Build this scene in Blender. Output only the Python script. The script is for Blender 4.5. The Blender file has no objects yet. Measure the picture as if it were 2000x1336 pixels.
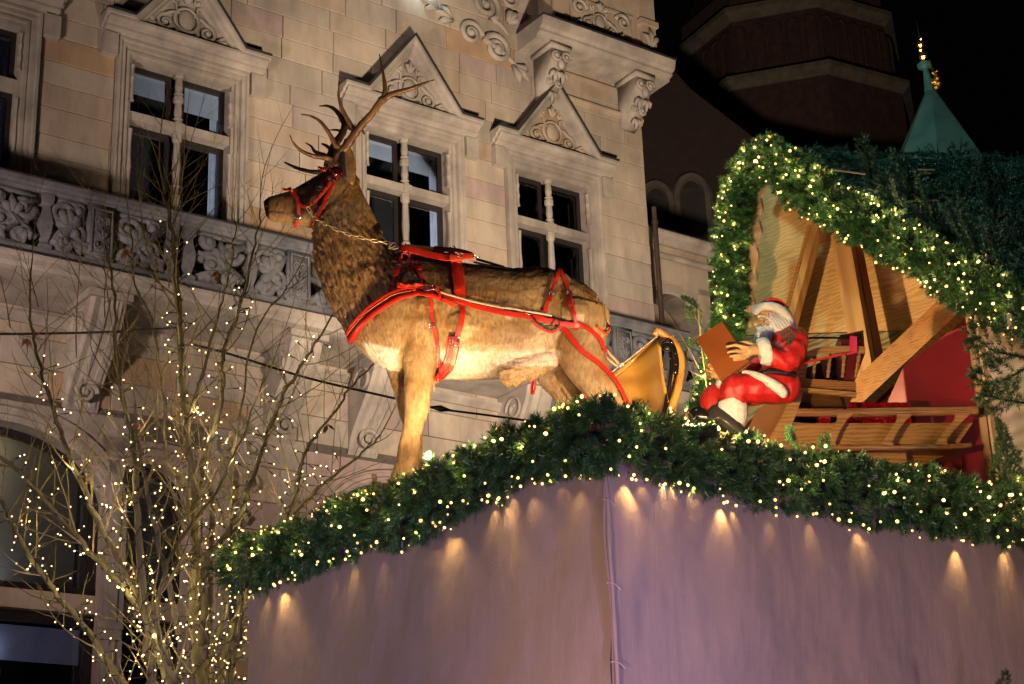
import bpy, math, random
import numpy as np
from mathutils import Vector, Matrix, noise
from mathutils.bvhtree import BVHTree
rnd = random.Random(7)
nr = np.random.default_rng(5)
scene = bpy.context.scene
COL = scene.collection

# ------------------------------------------------------------------ camera
FPX = 3361.0; PITCH = math.radians(20.5); ROLL = math.radians(2.26); CAMZ = 1.6
fwd = Vector((0, math.cos(PITCH), math.sin(PITCH)))
up0 = Vector((0, -math.sin(PITCH), math.cos(PITCH)))
rt0 = Vector((1, 0, 0))
RT = rt0*math.cos(ROLL) - up0*math.sin(ROLL)
UP = up0*math.cos(ROLL) + rt0*math.sin(ROLL)
cam = bpy.data.objects.new('camera', bpy.data.cameras.new('camera')); COL.objects.link(cam)
cam.matrix_world = Matrix(((RT.x, UP.x, -fwd.x, 0), (RT.y, UP.y, -fwd.y, 0), (RT.z, UP.z, -fwd.z, CAMZ), (0, 0, 0, 1)))
cam.data.sensor_width = 36; cam.data.lens = FPX/2000*36
cam.data.clip_start = .1; cam.data.clip_end = 500
scene.camera = cam
# ------------------------------------------------------------------ world (night)
W = bpy.data.worlds.new("World"); scene.world = W; W.use_nodes = True
bg = W.node_tree.nodes['Background']; bg.inputs[0].default_value = (.30, .30, .55, 1); bg.inputs[1].default_value = .0016
scene.view_settings.view_transform = 'Standard'; scene.view_settings.look = 'None'
scene.view_settings.exposure = 0; scene.view_settings.gamma = 1; scene.view_settings.use_curve_mapping = False
scene.render.engine = 'CYCLES'
cy = scene.cycles
cy.use_denoising = True; cy.max_bounces = 5; cy.diffuse_bounces = 2; cy.glossy_bounces = 2; cy.transparent_max_bounces = 8
cy.transmission_bounces = 2; cy.sample_clamp_indirect = 4; cy.caustics_reflective = False; cy.caustics_refractive = False

def px_ray(x, y):
    return fwd*FPX + RT*(x-1000) + UP*(668-y)
def P(x, y, D):
    d = px_ray(x, y); t = D/d.y
    return Vector((d.x*t, D, CAMZ+d.z*t))
def proj(w):
    v = Vector(w)-Vector((0, 0, CAMZ)); k = v.dot(fwd)
    return 1000+FPX*v.dot(RT)/k, 668-FPX*v.dot(UP)/k
def frame(az, org):
    a = math.radians(90-az)
    return Vector((math.cos(a), math.sin(a), 0)), Vector((-math.sin(a), math.cos(a), 0)), Vector(org)
def onplane(fr, x, y, off=0):           # world point on a vertical plane
    u, v, o = fr; d = px_ray(x, y); c = Vector((0, 0, CAMZ))
    t = ((o-v*off)-c).dot(v)/d.dot(v); return c+d*t
def local(fr, w):
    u, v, o = fr; d = w-o; return (d.dot(u), d.dot(v), d.z)

# ------------------------------------------------------------------ lamps of the place, plus added fill spots
def lamp(name, kind, loc, target, energy, color, size=.1, spot=60, blend=.5):
    l = bpy.data.lights.new(name, kind); l.energy = energy; l.color = color
    if kind == 'SPOT': l.spot_size = math.radians(spot); l.spot_blend = blend; l.shadow_soft_size = size
    elif kind == 'AREA': l.size = size
    else: l.shadow_soft_size = size
    o = bpy.data.objects.new(name, l); COL.objects.link(o); o.location = loc
    if target is not None:
        o.rotation_euler = (Vector(target)-Vector(loc)).to_track_quat('-Z', 'Y').to_euler()
    return o
SPOT_AT = P(1372, 826, 9.9)             # floodlights on the stall roof behind the front garland
lamp('floodlight_stag', 'SPOT', SPOT_AT, P(820, 540, 11.3), 270, (1, .70, .38), .03, 98, .5)
lamp('floodlight_rump', 'SPOT', P(1190, 790, 10.15), P(1060, 520, 11.3), 14, (1, .64, .27), .03, 120, .6)
lamp('floodlight_shoulder', 'SPOT', P(980, 842, 10.15), P(790, 700, 11.3), 75, (1, .64, .27), .03, 110, .6)
lamp('floodlight_neck', 'SPOT', P(838, 893, 10.55), P(670, 500, 11.3), 240, (1, .66, .30), .03, 90, .6)
lamp('floodlight_figure', 'SPOT', SPOT_AT+Vector((.05, -.05, .02)), P(1640, 570, 12.2), 270, (1, .70, .34), .03, 100, .5)
lamp('hut_fill', 'SPOT', P(1388, 745, 12.75), P(1690, 560, 13.6), 230, (1, .68, .32), .03, 130, .5)  # added behind the figure to brighten the back wall; no fixture there
lamp('facade_floodlight', 'SPOT', (-9.2, 15.3, 8.5), (2.5, 32, 17.0), 5400, (1, .80, .72), .5, 100, 1)
lamp('facade_floodlight_low', 'SPOT', (-2.0, 17.0, 3.2), (-3.5, 26, 8.5), 330, (1, .70, .80), .4, 74, .8)
lamp('facade_floodlight_right', 'SPOT', (3.1, 19, 8.0), (1.0, 32.5, 17.5), 15500, (1, .80, .61), .4, 84, 1)
lamp('tree_fill', 'AREA', (-6.5, 8.0, 3.5), (-3.2, 14.2, 6.0), 110, (1, .78, .50), .4)  # added fill for the branches, not an actual street lamp
lamp('stage_light_violet', 'AREA', (-3.5, 2.5, 2.2), (0.2, 11, 6.0), 45, (.40, .34, 1.0), .3)
lamp('canvas_light_left', 'SPOT', (-4.5, 3.5, 1.0), (-1.6, 11, 2.6), 800, (.84, .48, .74), .3, 44, 1)
lamp('canvas_light_side', 'SPOT', (4.5, 1.0, 1.2), (-1.2, 11, 2.9), 3000, (.62, .46, 1.0), .15, 30, 1)
lamp('canvas_light_low', 'SPOT', (-2.5, 3.0, 1.2), (2.4, 10.8, 2.8), 3000, (1, .56, .46), .2, 40, 1)
lamp('canvas_light_right', 'SPOT', (7.5, 4.0, 1.2), (2.4, 10.8, 2.7), 1150, (.86, .60, .74), .4, 44, 1)
lamp('canvas_light_violet', 'SPOT', (3.2, 2.0, .8), (.9, 9.9, 2.6), 1100, (.46, .36, 1.0), .3, 40, 1)
lamp('church_fill', 'SPOT', (4, 24, 9), (8.3, 50, 28), 650, (1, .72, .45), .3, 40, .9)  # added faint fill so the tower shows; no source there
lamp('roof_glow_teal', 'SPOT', (9, 12, 12), (8.6, 30, 16.6), 32, (.35, .85, .95), .3, 30, .6)
lamp('roof_fill_cool', 'SPOT', (-1, 10, 12.5), (4.4, 14, 7.6), 1300, (.45, .82, .74), .3, 70, .6)  # added fill to bring out the roof branches; no source there

# ------------------------------------------------------------------ mesh helpers
ROOTM = {}
def setp(o, label=None, cat=None, group=None, kind=None):
    if label: o['label'] = label
    if cat: o['category'] = cat
    if group: o['group'] = group
    if kind: o['kind'] = kind
    return o
def thing(name, loc, label, cat, group=None, rz=0):
    o = bpy.data.objects.new(name, None); COL.objects.link(o); o.empty_display_size = .1
    o.location = loc; o.rotation_euler = (0, 0, rz)
    ROOTM[o.name] = (Matrix.Translation(Vector(loc)) @ Matrix.Rotation(rz, 4, 'Z'))
    return setp(o, label, cat, group)
class MB:
    def __init__(s): s.v = []; s.f = []; s.m = []
    def add(s, v, f, m=0):
        b = len(s.v); s.v += [tuple(p) for p in v]; s.f += [tuple(b+i for i in q) for q in f]; s.m += [m]*len(f); return s
    def box(s, c, h, R=None, m=0):
        c = Vector(c); vs = []
        for x in (-1, 1):
            for y in (-1, 1):
                for z in (-1, 1):
                    p = Vector((x*h[0], y*h[1], z*h[2])); vs.append(c+(R @ p if R else p))
        return s.add(vs, [(0, 1, 3, 2), (4, 6, 7, 5), (0, 4, 5, 1), (2, 3, 7, 6), (0, 2, 6, 4), (1, 5, 7, 3)], m)
    def bb(s, x0, x1, y0, y1, z0, z1, m=0):
        return s.box(((x0+x1)/2, (y0+y1)/2, (z0+z1)/2), (abs(x1-x0)/2, abs(y1-y0)/2, abs(z1-z0)/2), None, m)
    def bar(s, a, b, w, t, n, m=0):      # beam from a to b: w across, t along normal n
        a = Vector(a); b = Vector(b); d = (b-a).normalized(); n = Vector(n); n = (n-d*n.dot(d)).normalized(); c = d.cross(n)
        vs = [p+c*(x*w/2)+n*(y*t/2) for p in (a, b) for x, y in ((-1, -1), (1, -1), (1, 1), (-1, 1))]
        return s.add(vs, [(3, 2, 1, 0), (4, 5, 6, 7), (0, 1, 5, 4), (1, 2, 6, 5), (2, 3, 7, 6), (3, 0, 4, 7)], m)
    def tube(s, pts, r, n=8, m=0, cap=True, flat=None):
        pts = [Vector(p) for p in pts]; k = len(pts)
        rs = r if hasattr(r, '__len__') else [r]*k
        vs = []; nv = None
        for i, p in enumerate(pts):
            d = (pts[min(i+1, k-1)]-pts[max(i-1, 0)])
            d = d.normalized() if d.length > 1e-9 else Vector((0, 0, 1))
            if nv is None:
                nv = d.orthogonal().normalized() if flat is None else Vector(flat)
            nv = (nv-d*nv.dot(d))
            nv = nv.normalized() if nv.length > 1e-6 else d.orthogonal().normalized()
            b = d.cross(nv)
            for j in range(n):
                a = 2*math.pi*j/n; vs.append(p+(nv*math.cos(a)+b*math.sin(a))*rs[i])
        fs = [(i*n+j, i*n+(j+1) % n, (i+1)*n+(j+1) % n, (i+1)*n+j) for i in range(k-1) for j in range(n)]
        if cap: fs += [tuple(range(n))[::-1], tuple((k-1)*n+j for j in range(n))]
        return s.add(vs, fs, m)
    def rings(s, rs, m=0):               # list of equal-length loops of points, capped
        n = len(rs[0]); vs = [p for r in rs for p in r]; k = len(rs)
        fs = [(i*n+j, i*n+(j+1) % n, (i+1)*n+(j+1) % n, (i+1)*n+j) for i in range(k-1) for j in range(n)]
        fs += [tuple(range(n))[::-1], tuple((k-1)*n+j for j in range(n))]
        return s.add(vs, fs, m)
    def ball(s, c, r, n=8, m=0, sc=(1, 1, 1), R=None):
        c = Vector(c); vs = []; k = max(4, n//2)+1
        for i in range(k+1):
            a = math.pi*i/k
            for j in range(n):
                b = 2*math.pi*j/n
                p = Vector((math.sin(a)*math.cos(b)*sc[0], math.sin(a)*math.sin(b)*sc[1], math.cos(a)*sc[2]))*r
                vs.append(c+(R @ p if R else p))
        return s.add(vs, [(i*n+j, (i+1)*n+j, (i+1)*n+(j+1) % n, i*n+(j+1) % n) for i in range(k) for j in range(n)], m)
    def torus(s, c, R0, r, nrm, n=16, k=6, m=0, sx=1):
        nrm = Vector(nrm).normalized(); a = nrm.orthogonal().normalized(); b = nrm.cross(a); c = Vector(c)
        pts = [c+a*math.cos(2*math.pi*i/n)*R0*sx+b*math.sin(2*math.pi*i/n)*R0 for i in range(n+1)]
        return s.tube(pts, r, k, m, False)
    def prism(s, poly, n, t, m=0):       # polygon of world points, extruded by t along n
        n = Vector(n).normalized()*t; k = len(poly); vs = [Vector(p) for p in poly]+[Vector(p)+n for p in poly]
        return s.add(vs, [tuple(range(k))[::-1], tuple(range(k, 2*k))]+[(i, (i+1) % k, k+(i+1) % k, k+i) for i in range(k)], m)
    def sweep(s, path, prof, m=0, y0=0, closed=False):
        # path in the x-z plane (list of (x, z)); prof = (offset to the left of the path, protrusion towards -y)
        pts = [Vector((p[0], 0, p[1])) for p in path]; k = len(pts); n = len(prof); vs = []
        for i, p in enumerate(pts):
            def nd(a, b):
                d = (b-a).normalized(); return Vector((-d.z, 0, d.x))
            n0 = nd(pts[i-1], p) if i > 0 else None; n1 = nd(p, pts[i+1]) if i < k-1 else None
            if n0 is None: mt = n1
            elif n1 is None: mt = n0
            else:
                mt = (n0+n1); mt = mt/mt.dot(n0)
            for o, pr in prof: vs.append(p+mt*o+Vector((0, y0-pr, 0)))
        fs = [(i*n+j, i*n+(j+1) % n, (i+1)*n+(j+1) % n, (i+1)*n+j) for i in range(k-1) for j in range(n)]
        fs += [tuple(range(n))[::-1], tuple((k-1)*n+j for j in range(n))]
        return s.add(vs, fs, m)
    def mesh(s, name, mats, smooth=False, M=None):
        me = bpy.data.meshes.new(name)
        v = s.v
        if M is not None:
            A = np.array(v); Mi = np.array(M); v = (A @ Mi[:3, :3].T+Mi[:3, 3]).tolist()
        me.from_pydata(v, [], s.f)
        for mm in (mats if isinstance(mats, (list, tuple)) else [mats]): me.materials.append(mm)
        if any(s.m): me.polygons.foreach_set('material_index', s.m)
        if smooth: me.polygons.foreach_set('use_smooth', [True]*len(s.f))
        me.update(); return me
    def build(s, name, mats, parent=None, world=True, smooth=False, label=None, kind=None, fixn=True):
        M = None
        if parent is not None and world: M = root_matrix(parent).inverted()
        me = s.mesh(name, mats, smooth, M)
        if fixn: fix_normals(me)
        o = bpy.data.objects.new(name, me); COL.objects.link(o)
        if parent is not None: o.parent = parent; ROOTM[o.name] = root_matrix(parent)
        else: ROOTM[o.name] = Matrix.Identity(4)
        return setp(o, label, None, None, kind)
def root_matrix(o): return ROOTM.get(o.name, Matrix.Identity(4))
import bmesh
def fix_normals(me):
    if len(me.polygons) > 60000: return
    b = bmesh.new(); b.from_mesh(me); bmesh.ops.recalc_face_normals(b, faces=b.faces); b.to_mesh(me); b.free()
def inst(me, name, parent, loc, R=None, sc=1):       # a part that shares its mesh (loc in the parent's frame)
    o = bpy.data.objects.new(name, me); COL.objects.link(o); o.parent = parent
    sc = sc if hasattr(sc, '__len__') else (sc,)*3
    M = Matrix.Translation(loc) @ (R.to_4x4() if R is not None else Matrix.Identity(4)) @ Matrix.Diagonal((*sc, 1))
    o.matrix_basis = M; return o
def remesh(mb, name, voxel, smooth_it=2, fac=.6):
    me = mb.mesh(name+'_tmp', []); o = bpy.data.objects.new('tmp', me); COL.objects.link(o)
    fix_normals(me)
    m = o.modifiers.new('r', 'REMESH'); m.mode = 'VOXEL'; m.voxel_size = voxel
    if smooth_it:
        s = o.modifiers.new('s', 'SMOOTH'); s.factor = fac; s.iterations = smooth_it
    dg = bpy.context.evaluated_depsgraph_get(); ev = o.evaluated_get(dg)
    out = bpy.data.meshes.new_from_object(ev, depsgraph=dg); out.name = name
    bpy.data.objects.remove(o); bpy.data.meshes.remove(me)
    out.polygons.foreach_set('use_smooth', [True]*len(out.polygons))
    return out
def place_mesh(me, name, mats, parent, label=None):
    out = me
    Mi = root_matrix(parent).inverted() if parent is not None else Matrix.Identity(4)
    out.transform(Mi); out.materials.clear()
    for mm in (mats if isinstance(mats, (list, tuple)) else [mats]): out.materials.append(mm)
    o = bpy.data.objects.new(name, out); COL.objects.link(o)
    if parent is not None: o.parent = parent; ROOTM[o.name] = root_matrix(parent)
    return setp(o, label)
def spl(pts, n=6):                        # Catmull-Rom through tuples
    pts = [np.array(p, float) for p in pts]; out = []
    q = [2*pts[0]-pts[1]]+pts+[2*pts[-1]-pts[-2]]
    for i in range(1, len(q)-2):
        for k in range(n):
            t = k/n
            out.append(.5*((2*q[i])+(-q[i-1]+q[i+1])*t+(2*q[i-1]-5*q[i]+4*q[i+1]-q[i+2])*t*t+(-q[i-1]+3*q[i]-3*q[i+1]+q[i+2])*t**3))
    out.append(pts[-1]); return out

# ------------------------------------------------------------------ materials
def newmat(name):
    m = bpy.data.materials.new(name); m.use_nodes = True
    nt = m.node_tree; return m, nt, nt.nodes, nt.links, nt.nodes['Principled BSDF']
def pmat(name, c1, c2=None, scale=6, rough=.6, bump=.2, bscale=40, stretch=(1, 1, 1), metal=0, coat=0, detail=6, contrast=(.35, .65), c3=None, dist=.01, spec=.5, sheen=0, pos=False, soot=0):
    m, nt, N, L, B = newmat(name)
    tc = N.new('ShaderNodeTexCoord'); mp = N.new('ShaderNodeMapping'); mp.inputs['Scale'].default_value = stretch
    L.new((N.new('ShaderNodeNewGeometry').outputs['Position'] if pos else tc.outputs['Object']), mp.inputs['Vector'])
    n1 = N.new('ShaderNodeTexNoise'); n1.inputs['Scale'].default_value = scale; n1.inputs['Detail'].default_value = detail; n1.inputs['Roughness'].default_value = .6
    L.new(mp.outputs[0], n1.inputs['Vector'])
    cr = N.new('ShaderNodeValToRGB'); c2 = c2 or tuple(x*.6 for x in c1)
    cr.color_ramp.elements[0].position = contrast[0]; cr.color_ramp.elements[1].position = contrast[1]
    cr.color_ramp.elements[0].color = (*c2, 1); cr.color_ramp.elements[1].color = (*c1, 1)
    if c3:
        e = cr.color_ramp.elements.new(sum(contrast)/2); e.color = (*c3, 1)
    L.new(n1.outputs['Fac'], cr.inputs[0]); L.new(cr.outputs[0], B.inputs['Base Color'])
    if soot:
        g3 = N.new('ShaderNodeNewGeometry'); m3 = N.new('ShaderNodeMapping'); m3.inputs['Scale'].default_value = (1, 1, .28); L.new(g3.outputs['Position'], m3.inputs[0])
        n3 = N.new('ShaderNodeTexNoise'); n3.inputs['Scale'].default_value = .9; n3.inputs['Detail'].default_value = 9; n3.inputs['Roughness'].default_value = .68; L.new(m3.outputs[0], n3.inputs[0])
        r3 = N.new('ShaderNodeValToRGB'); r3.color_ramp.elements[0].position = .36; r3.color_ramp.elements[1].position = .6; r3.color_ramp.elements[0].color = (1-soot, 1-soot, 1-soot*.95, 1); r3.color_ramp.elements[1].color = (1, 1, 1, 1); L.new(n3.outputs['Fac'], r3.inputs[0])
        x3 = N.new('ShaderNodeMix'); x3.data_type = 'RGBA'; x3.blend_type = 'MULTIPLY'; x3.inputs[0].default_value = 1; L.new(cr.outputs[0], x3.inputs[6]); L.new(r3.outputs[0], x3.inputs[7]); L.new(x3.outputs[2], B.inputs['Base Color'])
    B.inputs['Roughness'].default_value = rough; B.inputs['Metallic'].default_value = metal; B.inputs['Coat Weight'].default_value = coat
    B.inputs['Specular IOR Level'].default_value = spec; B.inputs['Coat Roughness'].default_value = .12; B.inputs['Sheen Weight'].default_value = sheen
    if bump:
        n2 = N.new('ShaderNodeTexNoise'); n2.inputs['Scale'].default_value = bscale; n2.inputs['Detail'].default_value = 5
        L.new(mp.outputs[0], n2.inputs['Vector'])
        b = N.new('ShaderNodeBump'); b.inputs['Strength'].default_value = bump; b.inputs['Distance'].default_value = dist
        L.new(n2.outputs['Fac'], b.inputs['Height']); L.new(b.outputs[0], B.inputs['Normal'])
    return m
def emat(name, col, strength):
    m, nt, N, L, B = newmat(name)
    B.inputs['Base Color'].default_value = (*col, 1); B.inputs['Emission Color'].default_value = (*col, 1); B.inputs['Emission Strength'].default_value = strength
    return m
S_PALE = pmat('sandstone_pale', (.42, .34, .25), (.32, .255, .185), 1.1, .85, .35, 60, contrast=(.3, .7), pos=True, soot=.42)
S_WARM = pmat('sandstone_warm', (.40, .31, .22), (.30, .225, .155), 1.3, .85, .35, 60, contrast=(.3, .7), pos=True, soot=.42)
S_OCHRE = pmat('sandstone_ochre', (.40, .26, .14), (.30, .20, .12), 1.6, .85, .35, 60, contrast=(.3, .7), pos=True, soot=.42)
S_GREY = pmat('sandstone_grey', (.37, .31, .24), (.27, .225, .175), 1.0, .85, .35, 60, contrast=(.3, .7), pos=True, soot=.42)
S_ROSE = pmat('sandstone_rosy', (.38, .28, .235), (.29, .215, .18), 1.4, .85, .35, 60, contrast=(.3, .7), pos=True, soot=.42)
S_TRIM = pmat('carved_sandstone', (.37, .315, .25), (.22, .185, .15), 1.8, .85, .4, 45, contrast=(.3, .7), pos=True, soot=.38)
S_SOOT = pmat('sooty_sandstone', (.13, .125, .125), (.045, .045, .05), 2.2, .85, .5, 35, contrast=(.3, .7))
MORTAR = pmat('mortar', (.09, .07, .055), (.06, .05, .04), 5, .9, .3)
LEAD = pmat('dark_lead_sheet', (.028, .026, .026), (.015, .014, .014), 5, .55, .2)
FRAME_D = pmat('dark_window_paint', (.016, .011, .010), (.010, .008, .008), 8, .4, .1)
ROOM = pmat('dark_room', (.02, .018, .016), None, 3, .9, 0)
BLIND = pmat('grey_blind', (.42, .46, .56), (.34, .38, .46), 2, .8, .05)
CURT = pmat('white_curtain', (.5, .56, .75), (.4, .45, .62), 3, .8, .1)
def glassmat(name, tint=(.9, .95, 1), refl=.10, rough=.02):
    m, nt, N, L, B = newmat(name); N.remove(B)
    t = N.new('ShaderNodeBsdfTransparent'); t.inputs[0].default_value = (*tint, 1)
    g = N.new('ShaderNodeBsdfGlossy'); g.inputs['Roughness'].default_value = rough; g.inputs[0].default_value = (1, 1, 1, 1)
    fr = N.new('ShaderNodeFresnel'); fr.inputs[0].default_value = 1.5
    mx = N.new('ShaderNodeMixShader'); L.new(fr.outputs[0], mx.inputs[0]); L.new(t.outputs[0], mx.inputs[1]); L.new(g.outputs[0], mx.inputs[2])
    L.new(mx.outputs[0], N['Material Output'].inputs[0]); return m
GLASS = glassmat('window_glass')
BARK = pmat('tree_bark', (.15, .13, .05), (.045, .038, .02), 14, .75, .6, 60, stretch=(1, 1, .4), contrast=(.3, .7))
TWIG = pmat('olive_twig', (.22, .18, .06), (.09, .07, .03), 8, .7, .2)
BUD = pmat('dry_leaf', (.20, .07, .02), None, 6, .8, .2)
CABLE = pmat('black_cable', (.012, .012, .012), None, 5, .5, 0)
BULB = emat('warm_bulb_glow', (1, .64, .22), 3.0)
BULB_W = emat('white_bulb_glow', (1, .74, .34), 2.8)
SOCK = pmat('green_lamp_socket', (.01, .03, .015), None, 5, .4, 0)
def needlemat(name, ca, cb, tipc):
    m, nt, N, L, B = newmat(name)
    oi = N.new('ShaderNodeObjectInfo'); g = N.new('ShaderNodeNewGeometry')
    n1 = N.new('ShaderNodeTexNoise'); n1.inputs['Scale'].default_value = 9; tc = N.new('ShaderNodeTexCoord'); L.new(tc.outputs['Object'], n1.inputs[0])
    ad = N.new('ShaderNodeMath'); ad.operation = 'ADD'; L.new(oi.outputs['Random'], ad.inputs[0]); L.new(g.outputs['Random Per Island'], ad.inputs[1])
    mu = N.new('ShaderNodeMath'); mu.operation = 'MULTIPLY'; mu.inputs[1].default_value = .5; L.new(ad.outputs[0], mu.inputs[0])
    cr = N.new('ShaderNodeValToRGB'); cr.color_ramp.elements[0].color = (*ca, 1); cr.color_ramp.elements[1].color = (*cb, 1); cr.color_ramp.elements[0].position = .15; cr.color_ramp.elements[1].position = .8
    e = cr.color_ramp.elements.new(.93); e.color = (*tipc, 1)
    L.new(mu.outputs[0], cr.inputs[0]); L.new(cr.outputs[0], B.inputs['Base Color']); B.inputs['Roughness'].default_value = .38; B.inputs['Specular IOR Level'].default_value = .5
    return m
NEEDLE = needlemat('plastic_fir_needles', (.014, .055, .018), (.045, .14, .035), (.10, .22, .06))
NEEDLE_B = needlemat('frosty_fir_needles', (.006, .026, .016), (.04, .10, .07), (.22, .34, .28))
NEEDLE_N = needlemat('natural_fir_needles', (.02, .05, .018), (.05, .11, .035), (.09, .15, .05))
CORE = pmat('dark_green_core', (.006, .018, .007), None, 9, .9, .4)
ST = [S_PALE, S_WARM, S_OCHRE, S_GREY, S_ROSE]
# ================================================================== SETTING
g = MB(); g.add([(-150, -60, 0), (150, -60, 0), (150, 240, 0), (-150, 240, 0)], [(0, 1, 2, 3)])
setp(g.build('ground', pmat('cobbled_ground', (.06, .055, .05), (.035, .032, .03), 3, .8, .5, 20)), 'dark paved market square', None, None, 'structure')

# ------------------------------------------------------------------ main stone building
FO = P(330, 300, 27); FO.z = 0
FAC = frame(53.5, FO); RZ = math.radians(90-53.5)
bld = thing('stone_building', FO, 'pale sandstone town hall facade with gabled windows and carved balcony behind the stag', 'building', None, RZ)
BLD_M = ROOTM[bld.name]
def fbuild(mb, name, mats, parent=bld, smooth=False, label=None, kind=None): return mb.build(name, mats, parent, False, smooth, label, kind)
WINS = [(-3.72, 1.27), (.21, 1.27), (4.99, 1.25), (8.50, 1.22)]       # centre, half width of the moulded frame
ZT = 17.45; ZB = 13.30
UL, UR = -7.5, 11.05
blocked = []
for c, h in WINS: blocked.append((c-h, c+h, 12.9, ZT))
AR = [(-2.62, 1.78, 8.9, 1.25, 2.6), (-.02, .62, 9.2, .62, 2.6), (4.6, 1.5, 8.9, 1.2, 2.6)]  # arches: centre, half, spring, rise, bottom
for c, h, zs, r, zb in AR: blocked.append((c-h-.32, c+h+.32, zb, zs+r+.34))
wall = MB()                                       # mortar backing, cut round the openings in vertical strips
xs = sorted({UL, UR} | {b[0] for b in blocked} | {b[1] for b in blocked})
for a, b in zip(xs[:-1], xs[1:]):
    zz = sorted([(q[2], q[3]) for q in blocked if q[0] < (a+b)/2 < q[1]]); z = 0
    for z0, z1 in zz:
        if z0 > z: wall.bb(a, b, .035, .5, z, z0)
        z = max(z, z1)
    wall.bb(a, b, .035, .5, z, 25)
wall.bb(UL, UR, 3.2, 3.4, 0, 25)
wall.bb(UR-.5, UR, .5, 3.2, 0, 25)
fbuild(wall, 'wall', MORTAR)
cube = {}
for i, m in enumerate(ST):
    b = MB(); e = .018
    vs = []
    f2 = [(-.5, .5), (-.5+e, -.5)]
    vs = [(x*(.5), .5, z*.5) for x, z in ((-1, -1), (1, -1), (1, 1), (-1, 1))]+[(x*.5, -.38, z*.5) for x, z in ((-1, -1), (1, -1), (1, 1), (-1, 1))]+[(x*(.5-e*.5), -.5, z*(.5-e)) for x, z in ((-1, -1), (1, -1), (1, 1), (-1, 1))]
    fs = [(8, 9, 10, 11)]
    for k in range(4):
        fs += [(k, (k+1) % 4, 4+(k+1) % 4, 4+k), (4+k, 4+(k+1) % 4, 8+(k+1) % 4, 8+k)]
    b.add(vs, fs); cube[i] = b.mesh('stone_block', m); fix_normals(cube[i])
blocks = []
z = 5.0; course = 0
rb = random.Random(11)
while z < 23.5:
    h = rb.choice([.40, .44, .48, .44, .52]) if z > 12.5 else rb.choice([.5, .56, .62])
    if z < 12.35 < z+h: h = 12.35-z
    segs = [(UL, UR)]
    for b in blocked:
        if b[3] > z+.02 and b[2] < z+h-.02:
            ns = []
            for s0, s1 in segs:
                if b[1] <= s0 or b[0] >= s1: ns.append((s0, s1))
                else:
                    if b[0] > s0: ns.append((s0, b[0]))
                    if b[1] < s1: ns.append((b[1], s1))
            segs = ns
    for s0, s1 in segs:
        x = s0
        while x < s1-.02:
            w = rb.uniform(.75, 1.9)
            if s1-(x+w) < .35: w = s1-x
            if w > 2.1: w = w/2
            i = rb.choices([0, 1, 2, 3, 4], [40, 22, 7, 22, 12])[0]
            blocks.append((x, x+w, z, z+h, rb.uniform(.0, .012), i)); x += w
    z += h; course += 1
def inview(b):
    w = BLD_M @ Vector(((b[0]+b[1])/2, 0, (b[2]+b[3])/2)); x, y = proj(w)
    return -80 < x < 2080 and -80 < y < 1420
vis = [b for b in blocks if inview(b)]
def area(b): return -(b[1]-b[0])*(b[3]-b[2])
vis.sort(key=area)
J = .006
rest = MB()
for k, (x0, x1, z0, z1, o, i) in enumerate(vis):
    if k < 290:
        ob = inst(cube[i], 'stone_block', bld, Vector(((x0+x1)/2, .04-o, (z0+z1)/2)), None, (x1-x0-2*J, .08, z1-z0-2*J))
    else: rest.bb(x0+J, x1-J, -o, .05, z0+J, z1-J, i)
for (x0, x1, z0, z1, o, i) in [b for b in blocks if not inview(b)]: rest.bb(x0+J, x1-J, -o, .05, z0+J, z1-J, i)
fbuild(rest, 'stone_blocks', ST, kind='stuff')

# scrollwork
def scroll(mb, c, r, turns=1.6, dirn=1, start=0, thick=.05, y=0, flat=.6, tail=None, n=26, m=0):
    pts = []; rr = []
    if tail is not None:
        a = start; e = Vector((c[0]+math.cos(a)*r, y, c[1]+math.sin(a)*r))
        for k in range(6):
            t = k/6; pts.append(Vector((tail[0], y, tail[1])).lerp(e, t)+Vector((0, 0, math.sin(t*math.pi)*r*.25))); rr.append(thick*(.4+.6*t))
    for k in range(n+1):
        t = k/n; a = start+dirn*t*turns*2*math.pi; q = r*(1-.82*t)
        pts.append(Vector((c[0]+math.cos(a)*q, y-.012*t, c[1]+math.sin(a)*q))); rr.append(thick*(1-.45*t))
    mb.tube(pts, rr, 6, m); mb.ball((c[0], y-.02, c[1]), thick*1.15, 8, m)
def leafy(mb, c, ang, ln, y=0, w=.07, m=0):
    d = Vector((math.cos(ang), 0, math.sin(ang))); s = Vector((-d.z, 0, d.x)); c = Vector((c[0], y, c[1]))
    for k in (-1, 0, 1):
        a = Matrix.Rotation(k*.55, 3, 'Y') @ d
        mb.tube([c, c+a*ln*.5+Vector((0, -.05, 0)), c+a*ln*(1-.25*abs(k))], [w*.6, w, w*.25], 6, m)
def relief(mb, cx, cz, s, y):
    mb.ball((cx, y, cz), .2*s, 10, 0, (.8, .35, 1.15)); mb.torus((cx, y, cz), .24*s, .035*s, (0, 1, 0), 16, 6, 0, 1)
    for d in (-1, 1):
        scroll(mb, (cx+d*.42*s, cz-.16*s), .17*s, 1.5, -d, math.pi/2, .045*s, y, tail=(cx+d*.12*s, cz+.12*s))
        scroll(mb, (cx+d*.22*s, cz+.42*s), .11*s, 1.4, d, -math.pi/2, .035*s, y, tail=(cx+d*.2*s, cz+.1*s))
        leafy(mb, (cx+d*.6*s, cz-.27*s), math.pi if d < 0 else 0, .3*s, y, .05*s)
        leafy(mb, (cx+d*.12*s, cz-.28*s), -math.pi/2+d*.7, .2*s, y, .04*s)
    leafy(mb, (cx, cz+.36*s), math.pi/2, .3*s, y, .05*s)
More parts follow.
